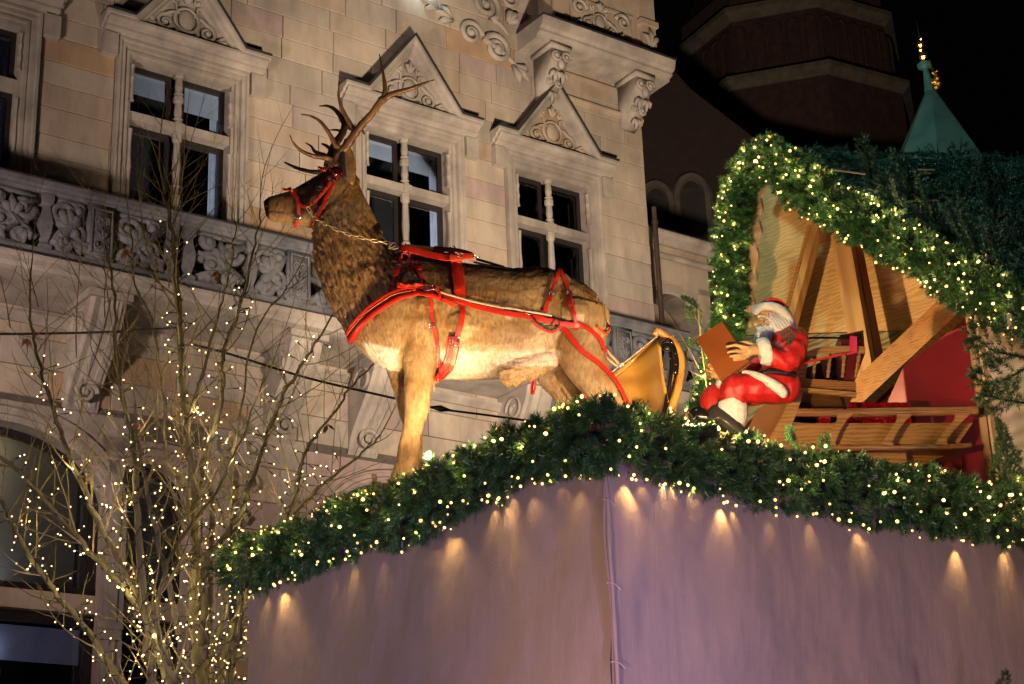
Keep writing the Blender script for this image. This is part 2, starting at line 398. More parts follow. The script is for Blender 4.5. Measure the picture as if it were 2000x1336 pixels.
def wavy_frame():
    # profile measured outwards from the opening
    return [(0, -.34), (0, .0), (.05, .0), (.06, .045), (.115, .045), (.125, .02), (.15, .02), (.165, .085), (.235, .085), (.25, .12), (.30, .12), (.30, -.1)]
rw = random.Random(3)
for wi, (c, h) in enumerate(WINS):
    fr = MB(); x0, x1, zt = c-h+.30, c+h-.30, ZT-.30
    fr.sweep([(x1, ZB), (x1, zt), (x0, zt), (x0, ZB)][::-1], wavy_frame())
    fr.bb(c-h, c+h, -.16, .35, ZB-.16, ZB)
    F = fbuild(fr, 'window', S_TRIM)
    # stone mullion with turned lower shaft, transom
    mu = MB(); ztr = 16.05; mw = .088
    mu.bb(c-mw, c+mw, .03, .26, ztr-.09, ztr+.09)
    for a, b in ((ZB, ztr-.09), (ztr+.09, zt)):
        L = b-a
        for q in range(2):                        # paired turned lengths
            z0 = a+L*q*.5; hh = L*.5
            prof = [(0, mw), (.10, mw), (.13, mw*.62), (.2, mw*.62), (.23, mw*.95), (.27, mw*.6), (.5, mw*.78), (.86, mw*.62), (.9, mw*.95), (.94, mw), (1, mw)]
            rings = [[(c+sx*r, .145+sy*r, z0+hh*t) for sx, sy in ((-1, -.4), (-.4, -1), (.4, -1), (1, -.4), (1, .4), (.4, 1), (-.4, 1), (-1, .4))] for t, r in prof]
            mu.rings(rings)
    fbuild(mu, 'mullion', S_TRIM, F)
    tr = MB(); tr.bb(x0, c-mw, .05, .26, ztr-.085, ztr+.085); tr.bb(c+mw, x1, .05, .26, ztr-.085, ztr+.085)
    for sx in (x0+.015, x1-.015):
        for a, b in ((ZB+.3, ztr-.3), (ztr+.25, zt-.15)):
            n = 9; tr.tube([(sx, .0, a+(b-a)*k/n) for k in range(n+1)], [.035 if k % 3 else .05 for k in range(n+1)], 6)
    fbuild(tr, 'transom', S_TRIM, F)
    for (a, b) in ((x0, c-mw), (c+mw, x1)):
        for (z0, z1) in ((ZB, ztr-.085), (ztr+.085, zt)):
            ca = MB(); w = .085
            ca.bb(a, b, .27, .33, z1-.10, z1); ca.bb(a, b, .27, .33, z0, z0+w); ca.bb(a, a+w, .27, .33, z0+w, z1-.10); ca.bb(b-w, b, .27, .33, z0+w, z1-.10)
            fbuild(ca, 'casement', FRAME_D, F)
            pa = MB(); pa.bb(a+w, b-w, .298, .304, z0+w, z1-.10); fbuild(pa, 'pane', GLASS, F)
            bl = MB(); right = a > c-.1
            if z1 > 16.5:
                bl.bb(a+w*.5, b-w*.5, .335, .345, z0+(z1-z0)*((.42 if right else .5)+(.12, 0, .05, -.08)[wi]), z1)
                fbuild(bl, 'blind', BLIND, F)
            if right:
                cu = MB(); n = 7; cx0, cx1 = b-w-.16, b-w*.3
                pts = [(cx0+(cx1-cx0)*k/n, .36+.03*(k % 2)) for k in range(n+1)]
                for (p, q), (r, s) in zip(pts[:-1], pts[1:]): cu.add([(p, q, z0), (r, s, z0), (r, s, z1), (p, q, z1)], [(0, 1, 2, 3)])
                fbuild(cu, 'curtain', CURT, F)
    rm = MB()
    rm.bb(c-h, c+h, 2.4, 2.45, ZB-.3, ZT); rm.bb(c-h, c-h+.03, .5, 2.4, ZB-.3, ZT); rm.bb(c+h-.03, c+h, .5, 2.4, ZB-.3, ZT); rm.bb(c-h, c+h, .5, 2.4, ZT, ZT+.03); rm.bb(c-h, c+h, .5, 2.4, ZB-.33, ZB-.3)
    fbuild(rm, 'room_interior', ROOM, F)
    # gabled pediment
    pd = MB(); zc = 17.72; za = 19.16; hw = h+.33; hi = 1.05
    corn = [(0, -.03), (0, .10), (.05, .12), (.08, .20), (.13, .20), (.16, .28), (.22, .32), (.27, .32), (.27, -.03)]
    pd.sweep([(c+hw-.05, ZT+.01), (c-hw+.05, ZT+.01)][::-1], corn)
    rk = [(-.20, -.03), (-.20, .08), (-.14, .11), (-.12, .2), (-.07, .22), (-.05, .29), (0, .34), (.05, .34), (.05, -.03)]
    pth = [(c-hw, zc+.03), (c-hi, zc+.03), (c, za), (c+hi, zc+.03), (c+hw, zc+.03)]
    pd.sweep(pth, rk)
    for d in (-1, 1): pd.bb(c+d*(hw-.02), c+d*(hw-.30), -.16, .0, ZT-.42, ZT)
    PD = fbuild(pd, 'pediment', S_TRIM)
    ld = MB(); ld.sweep(pth, [(.052, -.03), (.052, .375), (.085, .375), (.085, -.03)]); fbuild(ld, 'lead_cover', LEAD, PD)
    ty = MB(); ty.prism([(c-hi, -.05, zc), (c+hi, -.05, zc), (c, -.05, za)], (0, 1, 0), .08); fbuild(ty, 'tympanum', [S_TRIM, S_TRIM, S_TRIM, S_OCHRE][wi], PD)
    re = MB(); relief(re, c, 18.17, .98, -.085); fbuild(re, 'carved_relief', [S_TRIM, S_TRIM, S_TRIM, S_WARM][wi], PD, True)

# ------------------------------------------------------------------ arched ground-floor windows
for ai, (c, h, zs, r, zb) in enumerate(AR):
    n = 22; ar = MB(); ang = [math.pi*k/n for k in range(n+1)]
    def arc(o, dz=0): return [(c+(h+o)*math.cos(a), zs+(r+o)*math.sin(a)) for a in ang]
    x0, x1, z1 = c-h-.32, c+h+.32, zs+r+.34
    outer = arc(.30)
    vs = []; fs = []
    for (px_, pz_) in outer: vs.append((px_, .0, pz_))
    for k, (px_, pz_) in enumerate(outer):
        a = ang[k]; vs.append((min(x1, max(x0, c+(h+.32)*math.cos(a)*1.5)), .0, z1 if .18 < a/math.pi < .82 else max(pz_, zs+(z1-zs)*min(1, math.sin(a)/math.sin(.18*math.pi)))))
    for k in range(n): fs.append((k, k+1, n+2+k, n+1+k))
    ar.add(vs, fs)
    prof = [(0, -.5), (0, .0), (.04, .03), (.09, .03), (.10, .07), (.17, .07), (.185, .03), (.22, .03), (.235, .10), (.31, .10), (.31, -.02)]
    path = [(c+h, zb)]+[(c+h*math.cos(a), zs+r*math.sin(a)) for a in ang]+[(c-h, zb)]
    ar.sweep(path[::-1], prof)
    A = fbuild(ar, 'arched_window', S_ROSE if ai else S_TRIM)
    fr = MB(); path2 = [(c+h-.01, zb)]+[(c+(h-.01)*math.cos(a), zs+(r-.01)*math.sin(a)) for a in ang]+[(c-h+.01, zb)]
    fr.sweep(path2, [(.0, -.38), (0, -.30), (.13, -.30), (.13, -.38)])
    fr.bb(c-h, c+h, .30, .40, 7.56, 7.70); fr.bb(c-h, c+h, .30, .40, 7.1, 7.26)
    fbuild(fr, 'arch_frame', FRAME_D, A)
    tr = MB(); tr.bb(c-h, c+h, .12, .42, 7.262, 7.558); fbuild(tr, 'arch_transom', S_WARM, A)
    gp = MB(); poly = [(c+h*.98*math.cos(a), .36, zs+r*.98*math.sin(a)) for a in ang]; poly = [(c+h*.98, .36, 7.6)]+poly+[(c-h*.98, .36, 7.6)]
    gp.prism(poly, (0, 1, 0), .006); fbuild(gp, 'pane', GLASS, A)
    gp = MB(); gp.bb(c-h, c+h, .36, .366, zb, 7.2); fbuild(gp, 'pane', GLASS, A)
    rm = MB(); rm.bb(c-h-.26, c+h+.26, 1.0, 1.05, 7.42, 10.49)
    fbuild(rm, 'interior_wall', pmat('dim_lit_plaster', (.30, .26, .19), (.22, .20, .17), 1, .9, 0) if ai < 2 else ROOM, A)
    rm = MB(); rm.bb(c-h-.3, c+h+.3, 2.9, 2.95, 2, 7.4); rm.bb(c-h-.3, c-h-.27, .5, 2.9, 2, 10.8); rm.bb(c+h+.27, c+h+.3, .5, 2.9, 2, 10.8)
    rm.bb(c-h-.3, c+h+.3, .5, 2.9, 7.35, 7.4); rm.bb(c-h-.3, c+h+.3, .5, 2.9, 10.5, 10.53)
    fbuild(rm, 'interior_room', ROOM, A)
lamp('shop_window_light', 'POINT', BLD_M @ Vector((-2.9, .72, 9.9)), None, 30, (1, .80, .48), .15)
lamp('shop_window_light', 'POINT', BLD_M @ Vector((-2.4, .75, 7.9)), None, 3, (.75, .85, 1.0), .15)
q = MB(); q.bb(-4.4, -.84, .62, .64, 6.55, 7.1); fbuild(q, 'shop_blind', pmat('blue_grey_blind', (.40, .42, .58), (.28, .30, .42), 1.5, .8, 0), bld)
lamp('shop_window_light', 'POINT', BLD_M @ Vector((-2.4, .5, 6.7)), None, 1.6, (.8, .85, 1.0), .1)
LSH = pmat('green_glass_shade', (.42, .46, .12), (.16, .2, .05), 9, .3, .4)
q = MB(); cs_ = (-2.42, .52); q.rings([[(cs_[0]+rr_s*math.cos(a*.5236), cs_[1]+rr_s*math.sin(a*.5236), zz_s) for a in range(12)] for rr_s, zz_s in ((.10, 5.55), (.17, 6.0), (.21, 6.30), (.22, 6.36))]); fbuild(q, 'lamp_shade', LSH, bld, True)
q = MB(); q.tube([(cs_[0], cs_[1], 6.36), (cs_[0], cs_[1], 6.42)], .23, 12); fbuild(q, 'lamp_rim', FRAME_D, bld)
# pilasters between the arches
for c in (-.74, 1.2, 2.35):
    p = MB(); p.bb(c-.13, c+.13, -.10, -.005, 2, 9.9); p.bb(c-.09, c+.09, -.13, -.10, 2.4, 9.5); p.bb(c-.19, c+.19, -.17, -.005, 7.0, 7.12); p.bb(c-.17, c+.17, -.15, -.005, 6.84, 7.0)
    fbuild(p, 'pilaster', S_TRIM)

# ------------------------------------------------------------------ balcony
bal = MB(); BX0, BX1 = UL, 10.9; PJ = 1.15
prof = [(12.10, .0), (12.16, .30), (12.24, PJ-.12), (12.27, PJ-.02), (12.33, PJ+.02), (12.42, PJ+.02), (12.46, PJ+.06), (12.50, PJ+.06), (12.50, 0)]
bal.rings([[(x, -p, z) for z, p in prof] for x in (BX0, BX1)])
B = fbuild(bal, 'balcony', S_TRIM)
q = MB(); q.bb(BX0, BX1, -PJ-.065, -.02, 12.502, 12.53); q.bb(BX0, BX1, -PJ-.05, -PJ+.22, 13.80, 13.83); fbuild(q, 'lead_flashing', LEAD, B)
q = MB(); prof = [(13.60, PJ-.20), (13.60, PJ-.03), (13.64, PJ), (13.68, PJ), (13.71, PJ+.04), (13.80, PJ+.04), (13.80, PJ-.20)]
q.rings([[(x, -p, z) for z, p in prof] for x in (BX0, BX1)])
q.bb(BX0, BX1, -PJ+.02, -PJ+.20, 12.53, 12.66)
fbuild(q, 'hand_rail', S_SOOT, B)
def ped(x, w=.22):
    q = MB(); q.bb(x-w, x+w, -PJ-.01, -PJ+.2, 12.66, 13.60)
    q.sweep([(x-w+.03, 12.72), (x+w-.03, 12.72), (x+w-.03, 13.54), (x-w+.03, 13.54), (x-w+.03, 12.74)], [(0, 0), (0, .03), (.035, .03), (.035, 0)], 0, -PJ-.01)
    scroll(q, (x-.07, 13.32), .07, 1.3, 1, 0, .022, -PJ-.025); scroll(q, (x+.07, 13.32), .07, 1.3, -1, math.pi, .022, -PJ-.025)
    scroll(q, (x-.07, 12.9), .07, 1.3, -1, 0, .022, -PJ-.025); scroll(q, (x+.07, 12.9), .07, 1.3, 1, math.pi, .022, -PJ-.025)
    leafy(q, (x, 12.98), math.pi/2, .25, -PJ-.02, .03)
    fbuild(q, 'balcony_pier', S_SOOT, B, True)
def baluster(x):
    prof = [(0, .10), (.08, .10), (.1, .06), (.16, .05), (.3, .085), (.5, .10), (.72, .06), (.8, .055), (.84, .09), (.9, .10), (1, .10)]
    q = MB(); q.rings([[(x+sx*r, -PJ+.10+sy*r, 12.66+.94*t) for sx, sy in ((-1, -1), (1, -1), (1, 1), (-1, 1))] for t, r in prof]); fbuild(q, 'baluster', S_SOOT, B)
def openwork(x0, x1, flip):
    q = MB(); y = -PJ+.10; w = x1-x0; cx = (x0+x1)/2; d = -1 if flip else 1
    for a, b, r, st in ((-.22, 13.33, .20, 0), (.20, 13.05, .21, math.pi), (-.2, 12.84, .15, .5), (.26, 13.44, .12, 2.5)):
        scroll(q, (cx+d*a*w, b), r, 1.35, d if r > .16 else -d, st, .075, y, m=0)
    q.tube([(x0, y, 12.75), (cx-d*.1, y, 13.0), (cx+d*.1, y, 13.2), (x1, y, 13.5)], [.07, .1, .1, .07], 7)
    q.tube([(x0, y, 13.2), (cx, y, 13.12), (x1, y, 12.85)], [.06, .09, .06], 7)
    leafy(q, (cx, 13.1), math.pi/2, .42, y, .09); leafy(q, (cx-d*.25*w, 12.98), -math.pi/2, .3, y, .08); leafy(q, (cx+.3*d*w, 12.9), -.8, .28, y, .08)
    q.bb(x0, x1, y-.03, y+.03, 13.52, 13.60); q.bb(x0, x1, y-.03, y+.03, 12.66, 12.72)
    fbuild(q, 'openwork_panel', S_SOOT, B, True)
x = -5.23
while x < 10.8:
    ped(x)
    openwork(x+.24, x+1.12, False); baluster(x+1.24); baluster(x+1.56); baluster(x+1.88) if False else None
    openwork(x+1.72, x+2.58, True); baluster(x+2.7) ; openwork(x+2.82, x+3.36, False)
    x += 3.6
def console(x):
    q = MB(); n = 16; w = .30
    def ring(px_, off):
        pts = []
        for k in range(n+1):
            t = k/n; z = 12.08-t*1.5
            pr = .12+.86*(1-t)**1.3+.10*math.sin(t*5.2)
            pts.append((px_, -pr-off, z))
        return [(px_, 0, 12.08)]+pts+[(px_, 0, 10.5)]
    xs_ = [-w, -w*.8, -w*.76, -w*.45, -w*.4, -w*.1, 0, w*.1, w*.4, w*.45, w*.76, w*.8, w]
    q.rings([ring(x+a, (.03 if k % 4 in (1, 2) else 0)+.02) for k, a in enumerate(xs_)])
    q.bb(x-w-.07, x+w+.07, -1.10, 0, 12.08, 12.2)
    for s in (-1, 1):
        pts = []
        for k in range(22):
            t = k/21; a = t*2.6*math.pi; rr = .26*(1-.75*t)
            pts.append(Vector((x+s*(w+.01), -.55+rr*math.cos(a), 11.72+rr*math.sin(a))))
        q.tube(pts, .035, 5)
    scroll(q, (x, 10.75), .2, 1.6, 1, 0, .05, -.22)
    fbuild(q, 'console_bracket', S_TRIM, B, False)
for x in (-5.0, -1.38, 2.22, 3.9, 7.2, 10.1): console(x)
# string course and soffit mould below the balcony
q = MB(); q.sweep([(BX0, 11.86), (BX1, 11.86)], [(-.05, 0), (-.05, .05), (0, .10), (.05, .16), (.10, .16), (.10, 0)]); fbuild(q, 'string_course', S_TRIM)
q = MB()
for c, zc in ((1.45, 10.2), (-5, 10.2)):
    for s in (-1, 1):
        scroll(q, (c+s*.28, zc+.1), .22, 1.5, s, 0, .05, -.03); scroll(q, (c+s*.22, zc-.5), .17, 1.4, -s, 1, .045, -.03)
    leafy(q, (c, zc-.9), -math.pi/2, .5, -.03, .07); leafy(q, (c, zc+.3), math.pi/2, .4, -.03, .07)
    fbuild(q, 'carved_relief', S_TRIM, bld, True); q = MB()

# ------------------------------------------------------------------ projecting oriel with corbels, top right
q = MB(); OX0, OX1 = 7.75, 11.35; OZ = 20.02; OP = .92
prof = [(OZ-.12, .0), (OZ-.10, OP-.24), (OZ-.04, OP-.22), (OZ, OP-.12), (OZ+.06, OP-.12), (OZ+.10, OP-.04), (OZ+.22, OP), (OZ+.30, OP+.02), (OZ+.30, 0)]
rings = []
for x, s in ((OX0, 0), (OX0+.01, 1), (OX1-.01, 1), (OX1, 0)): rings.append([(x+(0 if 0 else 0), -p*(1 if s else .995), z) for z, p in prof])
q.rings(rings)
OR = fbuild(q, 'oriel_cornice', S_TRIM)
q = MB(); q.bb(OX0-.02, OX1+.02, -OP-.04, .0, OZ+.302, OZ+.34); fbuild(q, 'lead_cover', LEAD, OR)
q = MB(); q.bb(8.35, 11.04, -.55, -.002, OZ+.34, 24); q.bb(8.3, 8.55, -.62, -.55, OZ+.34, 24); q.bb(10.7, 11.08, -.66, -.55, OZ+.34, 24)
q.bb(10.64, 11.12, -.72, -.5, OZ+1.15, OZ+1.28)
for a, b in ((8.75, 10.5),):
    q.sweep([(a, OZ+.5), (b, OZ+.5), (b, OZ+1.3), (a, OZ+1.3), (a, OZ+.52)], [(0, .0), (0, .05), (.06, .05), (.06, 0)], 0, -.55)
fbuild(q, 'oriel_wall', S_WARM, OR)
q = MB(); leafy(q, (10.88, OZ+.6), math.pi/2, .5, -.68, .07); fbuild(q, 'carved_leaf', S_TRIM, OR, True)
q = MB(); relief(q, 9.55, OZ+.85, .8, -.6); scroll(q, (9.0, OZ+1.05), .2, 1.5, 1, 0, .05, -.6); scroll(q, (10.2, OZ+1.05), .2, 1.5, -1, 3, .05, -.6)
fbuild(q, 'carved_relief', S_TRIM, OR, True)
q = MB(); q.sweep([(8.4, 19.10), (UR, 19.10)], [(-.06, -.02), (-.06, .03), (0, .06), (.04, .1), (.08, .1), (.08, -.02)]); q.bb(8.7, 10.3, -.09, -.013, 19.66, 19.74)
fbuild(q, 'frieze_moulding', S_WARM, OR)
for c in (8.35, 10.62):
    q = MB(); q.bb(c-.27, c+.27, -.74, 0, 19.80, 19.90)
    q.rings([[(x, 0, 19.8), (x, -.66, 19.8), (x, -.66, 19.55), (x, -.50, 19.3), (x, -.28, 19.0), (x, -.12, 18.85), (x, 0, 18.8)] for x in (c-.2, c+.2)])
    for s in (-1, 1):
        scroll(q, (c+s*.13, 19.62), .12, 1.5, s, 0, .045, -.70); leafy(q, (c+s*.1, 19.36), -math.pi/2, .3, -.56, .06); scroll(q, (c+s*.10, 19.14), .09, 1.3, -s, 0, .04, -.42)
    q.ball((c, -.70, 19.45), .09, 8, 0, (1, .8, 1.4)); leafy(q, (c, 19.0), -math.pi/2, .26, -.3, .06)
    fbuild(q, 'corbel', S_TRIM, OR, True)
q = MB()                                         # long scroll relief left of the oriel
scroll(q, (7.2, 19.78), .33, 1.9, -1, math.pi*.9, .085, -.03, tail=(7.9, 19.35)); scroll(q, (6.55, 19.95), .28, 1.7, 1, 0, .07, -.03)
scroll(q, (6.95, 20.75), .36, 1.7, 1, -1.2, .08, -.03, tail=(7.5, 20.2)); scroll(q, (7.55, 21.1), .25, 1.5, -1, 2, .06, -.03)
scroll(q, (6.2, 21.4), .3, 1.5, 1, -1.2, .06, -.03)
leafy(q, (6.1, 20.1), math.pi-.2, .5, -.03, .08); leafy(q, (5.75, 20.25), math.pi-.3, .45, -.03, .07); leafy(q, (7.5, 20.5), .9, .4, -.05, .09); leafy(q, (7.6, 19.5), -.6, .5, -.03, .09)
fbuild(q, 'carved_relief', S_TRIM, bld, True)
# cool lamp above the facade
q = MB(); q.bb(5.05, 5.65, -.42, -.14, 20.62, 20.74); q.bb(5.3, 5.4, -.14, 0, 20.64, 20.7)
LF = thing('wall_floodlight', BLD_M @ Vector((5.35, -.3, 20.6)), 'bright white flood lamp on the facade at the top edge', 'lamp', None, RZ)
q.v = [tuple(BLD_M @ Vector(p)) for p in q.v]; q.build('lamp_housing', FRAME_D, LF)
q = MB(); q.bb(5.1, 5.6, -.40, -.17, 20.585, 20.62); q.v = [tuple(BLD_M @ Vector(p)) for p in q.v]; q.build('lamp_glass', emat('cool_lamp_glow', (.6, .85, 1), 14), LF)

# ------------------------------------------------------------------ annex, downpipe
an = thing('annex_building', BLD_M @ Vector((12.6, 1, 0)), 'low sandstone annex with arched opening right of the main facade corner', 'building', None, RZ)
def abuild(mb, name, mat, parent=an, smooth=False):
    mb.v = [tuple(BLD_M @ Vector(p)) for p in mb.v]; return mb.build(name, mat, parent, True, smooth)
q = MB(); ax0, ax1 = 11.3, 13.62; ac, ahw, azs = 12.45, .78, 14.95
n = 16; arcp = [(ac+ahw*math.cos(math.pi*k/n), azs+ahw*math.sin(math.pi*k/n)) for k in range(n+1)]
q.bb(ax0, ac-ahw, 1, 1.6, 0, azs); q.bb(ac+ahw, ax1, 1, 1.6, 0, azs)
for (a, b), (c_, d_) in zip(arcp[:-1], arcp[1:]):
    q.rings([[(a, y, b), (c_, y, d_), (c_, y, 16.1), (a, y, 16.1)] for y in (1, 1.6)])
q.bb(ax0, ac-ahw, 1, 1.6, azs, 16.1); q.bb(ac+ahw, ax1, 1, 1.6, azs, 16.1)
q.bb(ax0, ax1, 1, 1.6, 16.1, 17.0); q.bb(ax0, ax1, 1.6, 4, 16.9, 17.0); q.bb(ax1-.3, ax1, 1.6, 4, 0, 17)
abuild(q, 'wall', S_WARM)
blk = MB()
for k in range(7):
    z0 = 12+k*.58
    blk.bb(ac+ahw+.03, ax1-.01, .985, 1.0, z0, z0+.565)
blk.bb(ax0+.1, 12.15, .985, 1.0, 16.12, 16.5); blk.bb(12.165, 12.8, .98, 1.0, 16.0, 16.5); blk.bb(12.815, ax1-.01, .985, 1.0, 15.9, 16.5)
abuild(blk, 'stone_blocks', S_PALE)
q = MB(); q.sweep([(ax0, 16.6), (ax1+.1, 16.6)], [(-.05, -.02), (-.05, .05), (0, .10), (.05, .10), (.05, -.02)], 0, 1); q.sweep([(ax0, 16.95), (ax1+.22, 16.95)], [(-.08, -.02), (-.08, .08), (0, .14), (.05, .22), (.12, .28), (.17, .28), (.17, -.02)], 0, 1)
abuild(q, 'cornice', S_TRIM)
q = MB(); q.sweep([(a, b) for a, b in arcp][::-1], [(0, -.6), (0, .02), (.05, .05), (.20, .05), (.22, .0), (.22, -.1)], 0, 1); abuild(q, 'arch_moulding', S_TRIM)
q = MB(); q.bb(ax0, ax1, 3.5, 3.6, 0, 16.8); abuild(q, 'dark_interior', ROOM)
q = MB(); q.bb(ax0, ax1+.25, .8, 4, 17.13, 17.2); abuild(q, 'annex_roof', LEAD)
dp = MB(); a = BLD_M @ Vector((11.16, -.09, 0)); dp.tube([a, a+Vector((0, 0, 17.1))], .055, 8)
for z in (6, 9, 12, 15, 16.7): dp.tube([a+Vector((0, 0, z)), a+Vector((0, 0, z+.08))], .07, 8)
o = dp.build('downpipe', pmat('brown_pipe', (.05, .03, .02), None, 5, .5, .1), None); setp(o, 'brown drainpipe running down the corner between facade and annex', 'drainpipe')

# ------------------------------------------------------------------ dark church behind, teal turret
BRICK = pmat('old_dark_brick', (.045, .018, .012), (.018, .009, .007), 4, .9, .5, 40)
ch = thing('brick_church', P(1560, 300, 48)*Vector((1, 1, 0)) if False else (10.2, 50, 0), 'dark brick church tower with faint stone cornices behind the roofs', 'church')
z1_, z2_ = P(1560, 2, 50).z, P(1590, 142, 50).z
cx, cyy = P(1572, 60, 50).x, 53.6
def octo(r, z): return [Vector((cx+r*math.cos(-math.pi/2+.12+k*math.pi/4), cyy+r*math.sin(-math.pi/2+.12+k*math.pi/4), z)) for k in range(8)]
q = MB(); q.rings([octo(4.1, 0), octo(4.1, z2_), octo(3.75, z2_+.3), octo(3.75, z1_+1)]); q.build('tower_wall', BRICK, ch)
DCS = pmat('dim_cornice_stone', (.10, .08, .055), (.05, .045, .035), 3, .9, .3)
q = MB(); q.rings([octo(4.15, z2_-.35), octo(4.4, z2_-.1), octo(4.4, z2_+.06), octo(3.9, z2_+.3)]); q.build('stone_cornice', DCS, ch)
q = MB(); q.rings([octo(3.8, z1_-.35), octo(4.1, z1_-.1), octo(4.1, z1_+.08), octo(3.8, z1_+.3)]); q.build('stone_cornice', DCS, ch)
q = MB(); cs = octo(3.78, 0)
for k in range(8):
    a, b = cs[k], cs[(k+1) % 8]
    for t in range(5):
        p = a.lerp(b, (t+.5)/5); nd = Vector((p.x-cx, p.y-cyy, 0)).normalized(); s = Vector((-nd.y, nd.x, 0))
        pts = [p+s*(.2*math.cos(u))+nd*.05+Vector((0, 0, z1_-.9+.25*math.sin(u))) for u in [math.pi*i/8 for i in range(9)]]
        q.tube([p+s*.2+nd*.05+Vector((0, 0, z1_-2.2))]+pts+[p-s*.2+nd*.05+Vector((0, 0, z1_-2.2))], .05, 5)
q.build('blind_arcade', BRICK, ch)
q = MB(); q.rings([octo(3.7, z1_+.9), [Vector((cx, cyy, z1_+9))+Vector((math.cos(k), math.sin(k), 0))*.1 for k in range(8)]]); q.build('tower_roof', LEAD, ch)
nv = thing('church_nave', (6, 42, 0), 'dark brick nave wall with pointed arches left of the lit gable', 'church')
q = MB(); _t = [P(x, y, 42) for x, y in ((1180, 60), (1300, 120), (1350, 175), (1500, 290), (1700, 330), (2060, 350))]; q.prism(_t+[Vector((_t[-1].x, 42, 0)), Vector((_t[0].x, 42, 0))], (0, 1, 0), 5)
q.build('wall', pmat('black_brick', (.022, .010, .007), (.012, .006, .005), 3, .9, .4), nv)
q = MB()
for px_, py_ in ((1282, 400), (1352, 385)):
    c = P(px_, py_, 41.9); pts = []
    for k in range(13):
        a = math.pi*k/12; pts.append(c+Vector((.42*math.cos(a), 0, .62*math.sin(a))))
    q.tube([c+Vector((.42, 0, -1.4))]+pts+[c+Vector((-.42, 0, -1.4))], .13, 6)
q.build('arch_moulding', pmat('dim_stone', (.08, .065, .05), None, 3, .9, .3), nv)
q = MB()
for px_, py_ in ((1282, 400), (1352, 385)):
    c = P(px_, py_, 41.93); q.bb(c.x-.36, c.x+.36, 41.93, 41.99, c.z-1.4, c.z+.3)
q.build('blind_opening', ROOM, nv)
TEAL = pmat('teal_copper_sheet', (.035, .13, .125), (.022, .085, .09), 1.5, .55, .15, 20)
sp = thing('copper_turret', (8.5, 31.5, 0), 'small teal copper pyramid roof with gilded finials above the hut', 'turret')
ap = P(1817, 172, 31.5); bz = P(1800, 300, 30).z-.4
r = 1.46
base = [Vector((ap.x+r*math.cos(a), ap.y+r*math.sin(a), bz)) for a in [math.pi/4*k+math.pi/8+.1 for k in range(8)]]
top = [ap+Vector((.07*math.cos(math.pi/4*k), .07*math.sin(math.pi/4*k), 0)) for k in range(8)]
q = MB(); q.rings([base, top]); q.build('turret_roof', TEAL, sp)
q = MB()
for k in range(8):
    for t in (0, .5):
        b0 = base[k].lerp(base[(k+1) % 8], t)
        q.tube([b0, b0.lerp(ap, .96)], .022, 5)
q.build('roof_seam', pmat('dark_seam', (.012, .035, .035), None, 4, .5, 0), sp)
q = MB(); q.rings([[p+Vector((0, 0, -9)) for p in base], [p-Vector((0, 0, .01)) for p in base]]); q.build('turret_wall', BRICK, sp)
q = MB(); q.tube([ap-Vector((0, 0, .1)), ap+Vector((-.05, 0, .45)), ap+Vector((-.05, 0, .5))], [.13, .05, .13], 8); q.tube([ap+Vector((-.05, 0, .5)), ap+Vector((-.05, 0, .56))], .16, 8); q.build('finial_neck', TEAL, sp)
GOLD = pmat('gilded_metal', (.95, .62, .12), (.8, .45, .06), 12, .3, .2, metal=1)
q = MB(); c = ap+Vector((-.07, 0, .6))
for k, (dz, rr) in enumerate(((0, .07), (.14, .1), (.3, .06), (.42, .085), (.56, .04))): q.ball(c+Vector((.02*math.sin(k*2), 0, dz)), rr, 8)
q.tube([c, c+Vector((-.02, 0, .95))], [.03, .008], 6); q.build('gilded_finial', GOLD, sp)
q = MB(); c = P(1829, 158, 31.3)
for k in range(7): q.ball(c+Vector((.05*math.sin(k*2.3), .03*math.cos(k*3), -.12+.06*k)), .075-.006*k, 7)
q.tube([c, c+Vector((-.08, 0, .5))], [.03, .01], 6); q.build('gilded_ornament', GOLD, sp)
lamp('finial_glint', 'SPOT', P(1700, 420, 24), P(1815, 130, 31.5), 900, (1, .72, .3), .05, 3, .5)  # added narrow beam to make the gilding shine; no fixture
# ================================================================== BOOTH (canvas-clad stall roof) AND GARLANDS
BC = P(1175, 920, 9.5); BC.z = 0
FR = frame(52, BC); FL = frame(-38, BC)           # right face, left face directions
uR, uL = FR[0], FL[0]
TZ = 4.66
m, nt, N, L, Bn = newmat('linen_canvas')
tc = N.new('ShaderNodeTexCoord')
def wv(axis, sc):
    w = N.new('ShaderNodeTexWave'); w.wave_type = 'BANDS'; w.bands_direction = axis; w.inputs['Scale'].default_value = sc; w.inputs['Distortion'].default_value = 1.5; w.inputs['Detail'].default_value = 2
    w.inputs['Detail Scale'].default_value = 2; L.new(tc.outputs['UV'], w.inputs[0]); return w
w1, w2 = wv('X', 60), wv('Y', 60)
mx = N.new('ShaderNodeMath'); mx.operation = 'ADD'; L.new(w1.outputs['Fac'], mx.inputs[0]); L.new(w2.outputs['Fac'], mx.inputs[1])
def uvn(sx, sy, sc, det=4):
    mp = N.new('ShaderNodeMapping'); mp.inputs['Scale'].default_value = (sx, sy, 1); L.new(tc.outputs['UV'], mp.inputs[0])
    n = N.new('ShaderNodeTexNoise'); n.inputs['Scale'].default_value = sc; n.inputs['Detail'].default_value = det; L.new(mp.outputs[0], n.inputs[0]); return n
na, nb, nc = uvn(1, 12, 7), uvn(12, 1, 7), uvn(1, 1, 1.2)
s1 = N.new('ShaderNodeMath'); s1.operation = 'ADD'; L.new(na.outputs['Fac'], s1.inputs[0]); L.new(nb.outputs['Fac'], s1.inputs[1])
